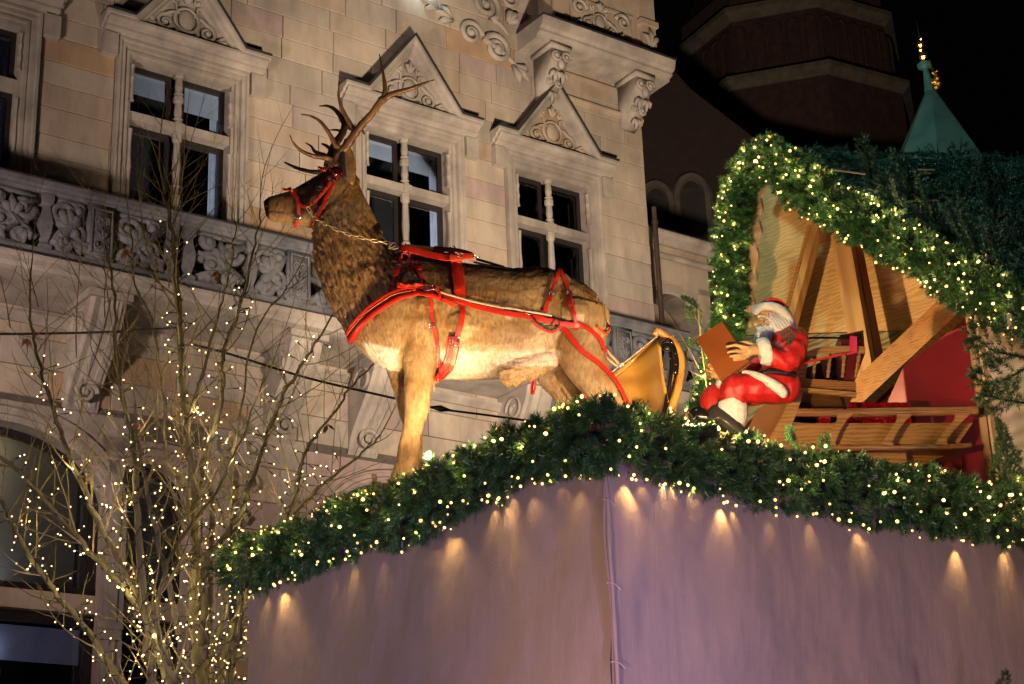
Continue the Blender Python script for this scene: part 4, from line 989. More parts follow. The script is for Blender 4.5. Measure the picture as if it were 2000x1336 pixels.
loft(q, [(735, 670, 810, 680, .09), (752, 715, 803, 720, .075), (765, 755, 804, 760, .06), (776, 800, 815, 800, .055), (790, 840, 825, 840, .045), (797, 880, 825, 880, .042), (797, 922, 823, 922, .045), (790, 945, 824, 945, .05)], .13)
loft(q, [(1075, 590, 1180, 600, .11), (1078, 650, 1185, 645, .125), (1088, 700, 1183, 685, .115), (1110, 738, 1192, 722, .095), (1138, 768, 1211, 760, .078), (1160, 797, 1225, 798, .062), (1180, 832, 1229, 830, .05), (1187, 870, 1220, 870, .042), (1183, 910, 1216, 910, .042), (1176, 940, 1216, 940, .05)], -.12)
loft(q, [(1035, 680, 1140, 680, .10), (1048, 742, 1135, 735, .085), (1078, 775, 1140, 772, .07), (1100, 804, 1147, 802, .055), (1118, 840, 1148, 838, .045), (1117, 890, 1144, 890, .04), (1108, 935, 1146, 935, .05)], .15)
loft(q, [(1110, 670, 1088, 722, .06, .06), (1075, 682, 1055, 738, .08, .04), (1040, 690, 1028, 747, .08, .02), (1008, 702, 1004, 755, .065, 0), (988, 712, 986, 756, .04, -.01), (974, 716, 978, 746, .018, -.02)], -.11)
# muscle bulges, brow, jaw
for x, y, D, r in ((838, 600, DS-.16, .13), (812, 560, DS-.13, .13), (1120, 620, DS-.14, .15), (1085, 560, DS-.1, .12), (628, 365, DS-.06, .035), (655, 410, DS-.05, .06), (900, 640, DS-.14, .16), (990, 620, DS-.12, .16), (528, 398, DS-.02, .03), (650, 322, DS, .06)):
    q.ball(P(x, y, D), r, 12)
bodyme = remesh(q, 'body', .0095, 5, .5)
V = np.zeros(len(bodyme.vertices)*3); bodyme.vertices.foreach_get('co', V); V = V.reshape(-1, 3)
Nn = np.zeros(len(bodyme.vertices)*3); bodyme.vertices.foreach_get('normal', Nn); Nn = Nn.reshape(-1, 3)
rel = V-np.array([0, 0, CAMZ]); kk = rel @ np.array(fwd); PX = 1000+FPX*(rel @ np.array(RT))/kk; PY = 668-FPX*(rel @ np.array(UP))/kk
def ss(a, b, x): t = np.clip((x-a)/(b-a), 0, 1); return t*t*(3-2*t)
# mane strands: real relief running down the neck
ax = (PX-660)*.74+(PY-560)*-.30
maneM = ss(835, 745, PX+.55*(PY-560))*ss(395, 440, PY)*ss(700, 650, PY)*ss(600, 625, PX+12)
disp = np.zeros(len(V)); grv = np.zeros(len(V))
for i in range(len(V)):
    v = Vector(V[i])
    if maneM[i] > .02:
        # direction along the neck in (x,z)
        ux, uz = .42, -.9; c_ = v.x*uz-v.z*ux; al = v.x*ux+v.z*uz
        ww_ = noise.noise(v*5)*.9
        n1 = noise.noise(Vector((c_*52+ww_, al*5.5, v.y*34)))
        n2 = noise.noise(Vector((c_*95+ww_, al*11+3, v.y*60)))
        g_ = abs(n1)*1.6+abs(n2)*.6
        disp[i] += maneM[i]*(g_-.35)*.019; grv[i] = maneM[i]*max(0, .26-g_)*4.2
    w = 1-maneM[i]
    if 965 < PX[i] < 1085 and PY[i] > 700 and v.y < DS-.08:
        gg = abs(noise.noise(Vector((v.x*9, v.y*40, v.z*55+v.x*14))))*1.7; disp[i] += (gg-.3)*.016; grv[i] = max(0, .25-gg)*2.6
    disp[i] += w*((abs(noise.noise(Vector((v.x*34, v.y*34, v.z*24))))-.2)*.0035+noise.noise(v*14)*.004+noise.noise(v*5)*.006+noise.noise(Vector((v.x*70, v.y*70, v.z*40)))*.0016)
V2 = V+Nn*disp[:, None]; bodyme.vertices.foreach_set('co', V2.ravel())
def C(*c): return np.array(c)[None, :]
col = np.tile(C(.31, .21, .105), (len(V), 1))
nz = np.array([noise.noise(Vector(v)*6) for v in V]); nz2 = np.array([noise.noise(Vector(v)*22+Vector((3, 1, 2))) for v in V])
def mixc(col, c, m): return col*(1-m[:, None])+c*m[:, None]
col = mixc(col, C(.24, .135, .05), ss(-.1, .5, nz)); col = mixc(col, C(.42, .28, .13), ss(.1, .6, -nz)*.7)
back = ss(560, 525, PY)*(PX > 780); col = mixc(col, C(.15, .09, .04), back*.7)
col = mixc(col, C(.30, .18, .09), maneM*.85); col = mixc(col, C(.07, .035, .015), np.clip(grv, 0, 1)*.9);  # grooves darkened in the colour, as shade between the strands
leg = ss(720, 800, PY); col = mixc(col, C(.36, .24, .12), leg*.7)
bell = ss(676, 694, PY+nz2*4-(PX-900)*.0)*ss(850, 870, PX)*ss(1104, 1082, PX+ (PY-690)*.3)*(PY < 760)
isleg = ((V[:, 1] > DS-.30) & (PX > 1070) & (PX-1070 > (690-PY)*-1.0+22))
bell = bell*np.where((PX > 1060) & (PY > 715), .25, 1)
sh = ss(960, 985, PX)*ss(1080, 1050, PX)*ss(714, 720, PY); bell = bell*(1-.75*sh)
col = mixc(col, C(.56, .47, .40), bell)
cw = ss(712, 722, PX+(690-PY)*.35)*ss(785, 770, PX)*ss(664, 674, PY-(PX-715)*.22)*(PY < 725)
col = mixc(col, C(.55, .52, .46), cw)
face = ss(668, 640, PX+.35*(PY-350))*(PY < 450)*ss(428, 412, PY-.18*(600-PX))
col = mixc(col, C(.055, .022, .020), face*(.9-.5*ss(.0, .6, nz2)))  # dark face paint, with the head's shade put in as well
jaw = ss(418, 432, PY)*(PX < 640)*(PY < 452); col = mixc(col, C(.34, .24, .11), jaw)  # warm light under the jaw put into the colour
chk = ss(640, 660, PX)*ss(705, 690, PX)*ss(385, 400, PY)*ss(450, 435, PY); col = mixc(col, C(.27, .19, .14), chk*.7)
mz = ss(588, 570, PX)*(PY < 440); col = mixc(col, C(.34, .20, .10), mz*.75)
nose = ss(530, 522, PX)*ss(428, 420, PY); col = mixc(col, C(.008, .008, .01), nose)
mouth = np.exp(-((PY-(413+.06*(PX-520)))/1.6)**2)*ss(562, 550, PX); col = mixc(col, C(.02, .01, .01), mouth)
eyer = np.exp(-(((PX-625)/14)**2+((PY-364)/9)**2)); col = mixc(col, C(.03, .012, .012), np.clip(eyer*1.3, 0, 1))
hoofm = ss(928, 936, PY); col = mixc(col, C(.40, .30, .20), hoofm*.6)
col *= (.86+nz2[:, None]*.18)
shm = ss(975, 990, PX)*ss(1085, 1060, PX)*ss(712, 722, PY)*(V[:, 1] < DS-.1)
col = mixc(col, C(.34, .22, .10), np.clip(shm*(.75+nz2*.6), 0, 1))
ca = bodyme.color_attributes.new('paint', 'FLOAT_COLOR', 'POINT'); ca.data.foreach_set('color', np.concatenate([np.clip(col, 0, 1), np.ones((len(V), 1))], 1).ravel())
m, nt, N, L, B_ = newmat('painted_fur_resin')
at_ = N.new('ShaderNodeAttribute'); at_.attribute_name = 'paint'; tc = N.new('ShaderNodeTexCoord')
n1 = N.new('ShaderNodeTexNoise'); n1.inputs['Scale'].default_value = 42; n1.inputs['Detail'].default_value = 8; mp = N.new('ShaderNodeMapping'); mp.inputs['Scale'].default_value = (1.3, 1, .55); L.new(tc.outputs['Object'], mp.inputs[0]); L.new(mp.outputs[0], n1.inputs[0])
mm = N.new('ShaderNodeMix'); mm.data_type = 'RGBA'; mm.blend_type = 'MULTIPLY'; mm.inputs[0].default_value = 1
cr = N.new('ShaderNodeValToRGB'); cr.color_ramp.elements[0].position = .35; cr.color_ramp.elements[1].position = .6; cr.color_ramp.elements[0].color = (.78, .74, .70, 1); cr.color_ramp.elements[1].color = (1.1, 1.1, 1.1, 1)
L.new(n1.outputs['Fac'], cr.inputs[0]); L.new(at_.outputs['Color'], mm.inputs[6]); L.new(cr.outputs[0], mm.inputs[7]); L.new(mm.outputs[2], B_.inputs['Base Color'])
B_.inputs['Roughness'].default_value = .36; B_.inputs['Specular IOR Level'].default_value = .4
bp = N.new('ShaderNodeBump'); bp.inputs['Strength'].default_value = .8; bp.inputs['Distance'].default_value = .010; L.new(n1.outputs['Fac'], bp.inputs['Height']); L.new(bp.outputs[0], B_.inputs['Normal'])
FUR = m
stag_bvh = BVHTree.FromPolygons([tuple(v) for v in V], [tuple(p.vertices) for p in bodyme.polygons])
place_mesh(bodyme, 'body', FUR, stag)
# ears
EARC = pmat('ear_fur', (.36, .24, .10), (.18, .10, .05), 20, .45, .5, 60)
for dd, doff, fx in ((0, -.06, 0), (1, .10, -18)):
    q = MB(); pts = [(684, 362, 690, 362, .025), (672, 345, 694, 345, .03), (664, 322, 695, 324, .022), (664, 300, 691, 302, .018), (668, 284, 684, 286, .012), (673, 271, 677, 271, .004)]
    loft(q, [(a+fx, b, c+fx, d, w) for a, b, c, d, w in pts], doff, DS, 14, 2, 3)
    e = q.build('ear', EARC, stag, True, True)
    q = MB(); pts = [(670, 350, 678, 350, .008), (664, 322, 675, 324, .008), (664.5, 300, 673, 302, .008), (669, 282, 673, 284, .004)]
    loft(q, [(a+fx, b, c+fx, d, w) for a, b, c, d, w in pts], doff-.022, DS, 10, 2, 3); q.build('ear_inside', pmat('dark_ear_inside', (.03, .03, .06), None, 8, .5, .2), e, True, True)
# eye
q = MB(); q.ball(P(625, 364, DS-.105), .024, 14); e = q.build('eye', pmat('glass_eye', (.02, .03, .07), (.01, .01, .02), 4, .05, 0, coat=1), stag, True, True)
q = MB(); q.torus(P(625, 364, DS-.112), .026, .006, (0, 1, 0), 18, 6, 0, 1.25); q.build('eyelid', pmat('dark_eyelid', (.03, .015, .012), None, 8, .4, 0), e, True, True)
q = MB(); q.ball(P(519, 402, DS-.045), .012, 8); q.build('nostril', pmat('black_nostril', (.004, .004, .005), None, 5, .3, 0), stag, True, True)
# tail
q = MB(); loft(q, [(1172, 590, 1184, 600, .03), (1180, 610, 1191, 612, .035), (1180, 632, 1190, 632, .025), (1180, 646, 1185, 646, .01)], .03); q.build('tail', FUR if False else EARC, stag, True, True)
# antlers
ANT = pmat('antler_horn', (.26, .14, .07), (.07, .032, .02), 7, .32, .5, 50, stretch=(1, 1, .5))
ANTD = pmat('shaded_antler_horn', (.09, .05, .035), (.035, .018, .014), 7, .32, .5, 50)  # far antler's shade put into a darker horn colour
def tine(mb, pts, r0, r1, D0=0, D1=0):
    p = spl([(x, y) for x, y in pts], 5); n = len(p)
    mb.tube([P(a[0], a[1], DS+D0+(D1-D0)*k/(n-1)) for k, a in enumerate(p)], [(r0+(r1-r0)*(k/(n-1))**1.2)*(1+.06*math.sin(k*1.7)) for k in range(n)], 9)
q = MB()
tine(q, [(652, 326), (662, 302), (678, 284), (692, 262), (708, 242), (728, 220), (746, 192)], .036, .024, -.02, -.20)
tine(q, [(746, 196), (752, 180), (749, 148), (741, 106)], .025, .004, -.20, -.24)
tine(q, [(744, 198), (766, 184), (800, 174), (826, 164), (848, 156)], .026, .005, -.20, -.26)
tine(q, [(694, 258), (680, 236), (668, 212), (661, 186), (663, 160)], .022, .004, -.10, -.22)
tine(q, [(672, 292), (656, 284), (645, 264), (628, 240), (610, 228), (588, 223)], .022, .005, -.05, -.25)
tine(q, [(655, 314), (634, 308), (610, 304), (588, 294), (574, 280), (566, 264)], .023, .004, -.03, -.26)
q.torus(P(651, 325, DS-.02), .034, .012, (-.2, 0, 1), 14, 6)
q.build('antler', ANT, stag, True, True)
q = MB()
tine(q, [(640, 326), (648, 300), (656, 280), (668, 262), (674, 244)], .034, .026, .05, .18)
tine(q, [(674, 248), (668, 232), (655, 215), (640, 207), (624, 207)], .024, .005, .18, .28)
tine(q, [(674, 250), (672, 258), (658, 254), (643, 254)], .018, .004, .18, .25)
tine(q, [(645, 308), (630, 302), (615, 296), (608, 286), (597, 279)], .020, .004, .08, .25)
tine(q, [(650, 296), (644, 290), (636, 284), (629, 281)], .018, .008, .10, .2)
tine(q, [(640, 334), (612, 336), (585, 330), (568, 323), (556, 317)], .020, .006, .05, .22)
tine(q, [(674, 246), (690, 252), (705, 252), (712, 262)], .02, .006, .18, .34)
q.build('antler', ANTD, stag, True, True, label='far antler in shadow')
# base plate under the hooves
q = MB(); a = P(735, 950, DS-.16); q.bb(a.x, P(1235, 950, DS).x, DS-.24, DS+.26, a.z-.06, a.z-.002)
o = q.build('plinth_board', OAK_L, None); setp(o, 'flat wooden plinth board under the hooves of the stag', 'board')
q = MB(); p = P(731, 938, DS-.1); q.box(p, (.016, .02, .04)); q.box(p+Vector((.01, 0, -.03)), (.03, .02, .012)); o = q.build('angle_bracket', WOOD_D); setp(o, 'small wooden block beside the front hoof of the stag', 'block')

# ================================================================== HARNESS
LRED = pmat('red_leather', (.46, .022, .012), (.34, .014, .009), 5, .38, .15, 90, coat=.15)
LDRED = pmat('padded_red_leather', (.30, .010, .009), (.22, .008, .007), 5, .45, .15, 90)
LTAN = pmat('tan_leather', (.55, .27, .12), (.45, .2, .09), 6, .5, .1)
LORG = pmat('orange_red_leather', (.55, .055, .022), (.44, .035, .015), 6, .4, .1)
LBLK = pmat('black_leather', (.012, .010, .010), None, 6, .4, .1)
STEEL = pmat('polished_steel', (.75, .74, .72), (.6, .6, .6), 10, .22, 0, metal=1)
har = thing('leather_harness', P(850, 560, DS-.2), 'red leather harness with buckles strapped round the stag body', 'harness')
bri = thing('bridle', P(620, 390, DS-.1), 'red bridle with silver studs on the dark head of the stag', 'bridle')
def surf(x, y, lift=.008, D=DS-.27):
    o = Vector((0, 0, CAMZ)); d = px_ray(x, y).normalized(); h = stag_bvh.ray_cast(o, d, 40)
    if h[0] is None: return P(x, y, D), Vector((0, -1, 0)), False
    return h[0]+h[1]*(lift+.010), h[1], True
def strap(pts, w, mat, parent, name='strap', lift=.010, thick=.006, label=None, sub=8, holes=False, free=False, D=None, D1=None):
    sp = spl(pts, sub); P3 = []; Nr = []; lastd = None; n = len(sp)
    for k, a in enumerate(sp):
        if free: p = P(a[0], a[1], D+((D1 if D1 is not None else D)-D)*k/(n-1)); nn = Vector((0, -1, .1)).normalized()
        else:
            p, nn, ok = surf(a[0], a[1], lift)
            if not ok and P3: p = P(a[0], a[1], P3[-1].y+.01); nn = Nr[-1]
        P3.append(p); Nr.append(nn)
    for _ in range(9 if not free else 0):
        D_ = [p.y for p in P3]
        for k in range(1, n-1):
            y = (D_[k-1]+D_[k]+D_[k+1])/3; y = min(y, D_[k]); s_ = P3[k]; c = Vector((0, 0, CAMZ)); P3[k] = c+(s_-c)*(y/s_.y)
        Nr = [Nr[0]]+[(Nr[k-1]+Nr[k]+Nr[k+1]).normalized() for k in range(1, n-1)]+[Nr[-1]]
    q = MB(); rings = []
    for k in range(n):
        t = (P3[min(k+1, n-1)]-P3[max(k-1, 0)]).normalized(); nn = Nr[k]; s_ = t.cross(nn).normalized(); nn = s_.cross(t).normalized()
        ww = (w[0]+(w[1]-w[0])*k/(n-1) if isinstance(w, tuple) else w)/2; th = thick/2
        rings.append([P3[k]+s_*ww*a+nn*th*b for a, b in ((-1, -.6), (-.9, .8), (-.3, 1), (.3, 1), (.9, .8), (1, -.6), (0, -1))])
    q.rings(rings); o = q.build(name, mat, parent, True, False, label=label); return o, P3, Nr
def buckle(x, y, sz=.022, parent=har, ang=0, lift=.02):
    p, nn, _ = surf(x, y, lift); q = MB(); a = Vector((math.cos(ang), 0, math.sin(ang))); a = (a-nn*a.dot(nn)).normalized(); b = nn.cross(a)
    c = [p+a*sz*i+b*sz*.8*j for i, j in ((-1, -1), (1, -1), (1, 1), (-1, 1), (-1, -1))]; q.tube(c, .0035, 5); q.tube([p-a*sz, p+a*sz], .003, 5); q.build('buckle', STEEL, parent, True, True)
# breast collar (double roll)
strap([(688, 660), (706, 634), (735, 606), (770, 583), (806, 572), (840, 572), (868, 582)], .075, LDRED, har, 'breast_collar', .016, .02)
strap([(690, 662), (710, 637), (740, 612), (775, 590), (812, 580), (842, 582), (866, 592)], .030, LRED, har, 'collar_roll', .030, .02)
strap([(684, 648), (702, 624), (730, 599), (764, 578), (800, 567), (838, 568)], .022, LRED, har, 'collar_roll', .028, .016)
strap([(684, 655), (704, 630), (734, 604), (770, 582), (808, 573)], .004, LTAN, har, 'stitching', .034, .004)
strap([(868, 582), (900, 592), (930, 602), (980, 612), (1030, 620), (1080, 628), (1128, 634)], .038, LRED, har, 'trace_strap', .022, .010)
strap([(848, 572), (880, 582), (930, 596), (980, 605), (1030, 612), (1078, 620)], .012, pmat('light_trace_edge', (.62, .5, .4), None, 9, .5, 0), har, 'trace_edge', .034, .008)
strap([(780, 563), (800, 562), (825, 563), (850, 570)], .040, LRED, har, 'strap', .040, .012)
strap([(786, 561), (812, 562), (842, 566)], .014, LORG, har, 'keeper', .050, .012)
strap([(812, 556), (812, 575)], .022, LORG, har, 'keeper', .052, .01); strap([(856, 566), (856, 588)], .02, LRED, har, 'keeper', .045, .01)
strap([(867, 590), (890, 600), (868, 592)], .03, LORG, har, 'keeper', .03, .01)
q = MB(); p, nn, _ = surf(836, 573, .05); q.torus(p, .028, .004, nn, 16, 5); q.torus(p+Vector((.03, 0, 0)), .022, .004, nn, 16, 5); q.tube([p+Vector((-.05, 0, 0)), p+Vector((.07, 0, -.006))], .004, 5); q.build('buckle', STEEL, har, True, True)
# saddle pad strap
strap([(884, 504), (890, 530), (893, 560), (897, 586)], .095, LBLK, har, 'saddle_flap', .012, .010, label='black backing of the saddle strap')
strap([(888, 503), (893, 530), (897, 560), (899, 588)], .078, LRED, har, 'saddle_flap', .024, .014)
strap([(887, 506), (891, 540), (893, 566), (895, 572)], .030, LDRED, har, 'strap', .036, .010)
strap([(903, 588), (902, 620), (896, 650), (890, 664)], (.038), LRED, har, 'girth_strap', .014, .008)
strap([(887, 655), (884, 690), (872, 718), (850, 734)], .080, LDRED, har, 'girth_pad', .016, .018)
strap([(892, 658), (890, 690), (880, 714), (858, 733)], .028, LRED, har, 'girth_strap', .032, .010)
strap([(878, 664), (874, 690), (864, 716), (846, 735)], .020, LRED, har, 'girth_strap', .032, .010)
strap([(892, 664), (890, 684), (886, 702), (881, 716)], .034, LORG, har, 'strap', .044, .008)
buckle(890, 668, .03, har, 0, .055)
strap([(838, 580), (845, 620), (852, 655), (856, 690), (853, 718), (846, 745)], .026, LRED, har, 'strap', .018, .008)
buckle(846, 638, .018, har, 0, .03)
strap([(848, 640), (851, 650), (853, 662)], .032, LORG, har, 'keeper', .03, .010)
strap([(847, 738), (848, 750), (849, 762)], .024, LTAN, har, 'strap', .02, .006)
# hanging V straps by the withers
for pts in ([(789, 492), (781, 520), (775, 545), (770, 565)], [(791, 490), (805, 515), (818, 535), (830, 556)]):
    strap(pts, .026, LDRED, har, 'strap', .014, .008); x, y = pts[1]; buckle(x-1 if x < 790 else x+5, y+4, .017, har, .3, .028)
    a, b = pts[2]; strap([(a-1, b-12), (a+1, b-2)], .034, LRED, har, 'keeper', .024, .008)
# raised back yoke
DY = 11.22
strap([(783, 484), (808, 489), (840, 497), (870, 503), (884, 503)], (.055, .045), LRED, har, 'back_yoke', free=True, D=DY-.14, D1=DY-.18, thick=.012)
strap([(790, 481), (820, 484), (848, 487)], .04, LTAN, har, 'back_yoke', free=True, D=DY+.06, D1=DY+.05, thick=.01)
strap([(848, 488), (866, 490), (888, 492)], .055, pmat('dark_maroon_pad', (.07, .01, .012), None, 6, .4, .1), har, 'saddle_pad', free=True, D=DY+.02, D1=DY-.02, thick=.04)
strap([(878, 504), (895, 503), (912, 501), (926, 500)], .045, LORG, har, 'back_yoke', free=True, D=DY-.2, D1=DY-.18, thick=.014)
strap([(884, 487), (900, 490), (918, 495), (925, 500)], .030, LRED, har, 'back_yoke', free=True, D=DY+.02, D1=DY-.16, thick=.012)
q = MB(); q.tube([P(924, 503, DY-.19), P(937, 502.5, DY-.19)], .004, 6); q.torus(P(884, 485, DY-.02), .018, .004, (0, 1, 0)); q.torus(P(792, 481, DY-.1), .018, .005, (1, 0, 0)); q.torus(P(872, 497, DY-.1), .03, .004, (0, .3, 1)); q.torus(P(897, 498, DY-.22), .022, .004, (0, 1, 0), 12, 5, 0, .5)
q.tube([P(868, 494, DY-.1), P(885, 493, DY-.14), P(896, 501, DY-.2)], .005, 5); q.build('buckle', STEEL, har, True, True)
strap([(930, 506), (955, 513), (985, 522)], .02, LBLK, har, 'rein', free=True, D=DY-.05, D1=DY, thick=.006)
strap([(925, 512), (960, 519), (1000, 525)], .014, LBLK, har, 'rein', free=True, D=DY-.1, D1=DY-.05, thick=.006)
# rump straps
strap([(1092, 532), (1083, 555), (1074, 580), (1063, 612)], .026, LRED, har, 'strap', .016, .008); strap([(1093, 531), (1103, 555), (1114, 585), (1122, 618), (1125, 648)], .026, LRED, har, 'strap', .016, .008)
buckle(1077, 576, .018, har, .3, .03); buckle(1110, 578, .018, har, .2, .03)
for a in ([(1075, 582), (1071, 592)], [(1112, 584), (1116, 600)], [(1117, 606), (1119, 614)]): strap(a, .034, LDRED, har, 'keeper', .026, .008)
strap([(1034, 614), (1045, 632), (1062, 645), (1080, 649), (1092, 640)], .018, LRED, har, 'strap', .024, .006)
strap([(1036, 618), (1052, 634), (1072, 636), (1086, 622)], .010, LBLK, har, 'strap', .034, .006); strap([(1060, 640), (1080, 644), (1094, 634), (1092, 624)], .009, LBLK, har, 'strap', .036, .006)
q = MB(); p, nn, _ = surf(1033, 613, .03); q.torus(p, .016, .004, nn); q.build('ring', STEEL, har, True, True)
strap([(1095, 632), (1112, 655), (1135, 685), (1163, 708), (1190, 736), (1208, 764), (1222, 795), (1226, 810)], .038, LRED, har, 'breeching_strap', .018, .010)
strap([(1128, 634), (1148, 645), (1166, 662), (1176, 685), (1176, 690)], .034, LRED, har, 'breeching_strap', .018, .010)
strap([(1163, 640), (1178, 652), (1186, 640), (1186, 625)], .02, LORG, har, 'breeching_strap', .012, .008)
strap([(1176, 690), (1192, 705), (1206, 716)], .016, LTAN, har, 'trace_end', free=True, D=DS-.12, D1=DS-.1, thick=.006); strap([(1172, 668), (1190, 690), (1210, 712)], .016, LTAN, har, 'trace_end', free=True, D=DS-.12, D1=DS-.1, thick=.006)
strap([(1041, 742), (1039, 756), (1039, 770)], .02, LRED, har, 'strap', free=True, D=DS+.05, D1=DS+.05, thick=.008); strap([(1046, 742), (1045, 756), (1042, 770)], .014, LORG, har, 'strap', free=True, D=DS+.03, D1=DS+.03, thick=.008)
strap([(1142, 765), (1150, 780), (1157, 800)], .03, LRED, har, 'strap', .02, .01)
# bridle
strap([(553, 370), (567, 372), (580, 386), (586, 401), (600, 405)], .026, LRED, bri, 'noseband', .010, .008)
strap([(584, 400), (585, 418), (583, 432), (576, 444)], .022, LORG, bri, 'strap', .014, .008)
strap([(602, 405), (618, 394), (634, 376), (648, 356), (657, 342)], .024, LORG, bri, 'cheek_strap', .014, .008)
strap([(612, 442), (626, 416), (640, 386), (652, 360), (658, 344)], .022, LRED, bri, 'throat_strap', .012, .008)
strap([(622, 328), (640, 332), (652, 340), (660, 348)], .030, LRED, bri, 'brow_band', .012, .010)
strap([(652, 332), (662, 338), (668, 344)], .03, LDRED, bri, 'crown_strap', .014, .010)
q = MB()
for k in range(7): p, nn, _ = surf(624+k*3.9, 327.5+k*1.5, .022); q.ball(p, .0075, 6, 0, (.6, 1, 1.8))
q.build('stud_row', STEEL, bri, True, True)
q = MB(); p, nn, _ = surf(656, 345, .026); q.ball(p, .02, 12, 0, (1, .5, 1)); q.build('rosette', STEEL, bri, True, True)
for k in range(5):
    t = (k+.7)/5.5; strap([(604+50*t, 403-56*t), (608+50*t, 408-56*t)], .006, LBLK, bri, 'plait_line', .022, .005)
for x, y, s_ in ((645, 353, .014), (652, 356, .014), (603, 403, .014), (585, 425, .014)): buckle(x, y, s_, bri, .5, .022)
strap([(612, 437), (623, 433), (636, 429)], .01, LBLK, bri, 'strap', .01, .004)
# chain
chn = thing('chain', P(690, 470, DS-.2), 'pale brass lead chain drooping from the bridle to the harness yoke', 'chain')
BRASS = pmat('brass_chain', (.80, .70, .48), (.7, .58, .36), 10, .45, 0, metal=.6)
lk = MB(); k_ = 14; pts = []
for i in range(k_+1):
    a = 2*math.pi*i/k_; pts.append(Vector((.012*math.cos(a)+(.016 if math.cos(a) > 0 else -.016), .0, .011*math.sin(a))))
lk.tube(pts, .0036, 5, 0, False); LK = lk.mesh('link', BRASS, True)
cp = spl([(604, 408), (622, 430), (645, 446), (672, 461), (700, 471), (730, 480), (755, 485), (778, 483)], 20); P3 = []
for a in cp:
    p, nn, ok = surf(a[0], a[1], .045); P3.append(p if ok else P(a[0], a[1], DS-.2))
ys = np.convolve(np.pad([p.y for p in P3], 8, 'edge'), np.ones(17)/17, 'valid'); c0 = Vector((0, 0, CAMZ))
P3 = [c0+(p-c0)*((y-.01)/p.y) for p, y in zip(P3, ys)]
acc = 0; last = P3[0]; i = 0
for a, b in zip(P3[:-1], P3[1:]):
    acc += (b-a).length
    if acc > .046:
        acc = 0; d = (b-last).normalized(); z = Vector((0, 1, 0)).cross(d).normalized(); y = z.cross(d)
        R = Matrix((d, -y, z)).transposed() @ Matrix.Rotation((math.pi/2-.35 if i % 2 else .25), 3, 'X')
        inst(LK, 'link', chn, (b+last)/2-chn.location, R); last = b; i += 1

# ================================================================== SLEIGH
DZ = 11.95
def SD(x): return DZ+(x-1450)/480*.25            # the sleigh recedes slightly to the right
def Q(x, y, d=0): return P(x, y, SD(x)+d)
slg = thing('wooden_sleigh', Q(1600, 900), 'varnished wooden sleigh with spindled seat carrying the red-suited figure', 'sleigh')
def rod(name, pts, r, mat, d=0, n=8, sub=5, parent=slg, label=None):
    sp = spl(pts, sub); rs = r if not hasattr(r, '__len__') else [r[0]+(r[1]-r[0])*k/(len(sp)-1) for k in range(len(sp))]
    q = MB(); q.tube([Q(a[0], a[1], d+(a[2] if len(a) > 2 else 0)) for a in sp], rs, n); return q.build(name, mat, parent, True, True, label=label)
def slab(name, px, t, mat, d=0, parent=slg, label=None):
    q = MB(); q.prism([Q(a[0], a[1], d+(a[2] if len(a) > 2 else 0)) for a in px], (0, 1, 0), t); return q.build(name, mat, parent, True, False, label=label)
for side, dd in ((0, 0), (1, .75)):
    far = side == 1
    rod('side_rail', [(1537, 805), (1650, 806), (1800, 804), (1932, 802)], .034, OAK, dd)
    rod('runner', [(1515, 862), (1560, 872), (1650, 874), (1780, 874), (1860, 872), (1897, 869)], (.030, .020), OAK, dd)
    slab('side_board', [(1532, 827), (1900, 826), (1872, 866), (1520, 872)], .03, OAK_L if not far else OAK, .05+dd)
    for a, b in (((1645, 812), (1620, 870)), ((1762, 812), (1732, 868)), ((1875, 811), (1838, 866))):
        (lambda qq: (qq.rings([[Q(x-w_, y, dd-.045), Q(x+w_, y, dd-.045), Q(x+w_, y, dd+.02), Q(x-w_, y, dd+.02)] for x, y, w_ in ((a[0]+6, a[1]-4, 16), (a[0]-1, a[1]+8, 9.5), ((a[0]+b[0])/2, (a[1]+b[1])/2, 8), (b[0]+2, b[1]-6, 9), (b[0], b[1]+2, 14))]), qq.build('side_strut', OAK_L, slg)))(MB())
    # curved front post into the arm rest
    q = MB(); path = spl([(1505, 880), (1528, 838), (1548, 795), (1560, 755), (1566, 722), (1574, 700), (1592, 688), (1620, 683), (1660, 682), (1690, 684)], 5)
    rg = []
    for k, a in enumerate(path):
        b0 = path[min(k+1, len(path)-1)]-path[max(k-1, 0)]; nrm = np.array([-b0[1], b0[0]]); nrm = nrm/np.linalg.norm(nrm); t = k/(len(path)-1)
        wpx = 14-7*min(1, t*1.5); h = .035
        c1 = a[:2]+nrm*wpx; c2 = a[:2]-nrm*wpx
        rg.append([Q(c1[0], c1[1], dd-h), Q(c2[0], c2[1], dd-h), Q(c2[0], c2[1], dd+h), Q(c1[0], c1[1], dd+h)])
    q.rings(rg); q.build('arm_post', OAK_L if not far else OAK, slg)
    for x0, x1 in ((1593, 1588), (1622, 1617), (1650, 1645), (1679, 1671)):
        q = MB(); n = 12; q.tube([Q(x0+(x1-x0)*k/n, 689+48*k/n, dd+.01) for k in range(n+1)], [.012+.005*(1 if k in (2, 3, 6, 9) else 0) for k in range(n+1)], 7); q.build('spindle', OAK_L, slg, True, True)
q = MB(); q.prism([Q(1563, 738, -.05), Q(1672, 746, -.05), Q(1672, 763, -.05), Q(1563, 754, -.05)], (0, 1, 0), .85); q.build('seat', OAK, slg)
q = MB(); q.prism([Q(1562, 756, -.08), Q(1674, 766, -.08), Q(1672, 776, -.08), Q(1640, 772, -.08), Q(1562, 764, -.08)], (0, 1, 0), .03); q.build('seat_edge', OAK_L, slg)
slab('front_board', [(1556, 735), (1520, 764), (1482, 800), (1452, 836), (1486, 866), (1512, 872), (1540, 812)], .9, pmat('smooth_brown_board', (.26, .115, .04), (.20, .085, .03), 3, .42, .05, coat=.2), .02)
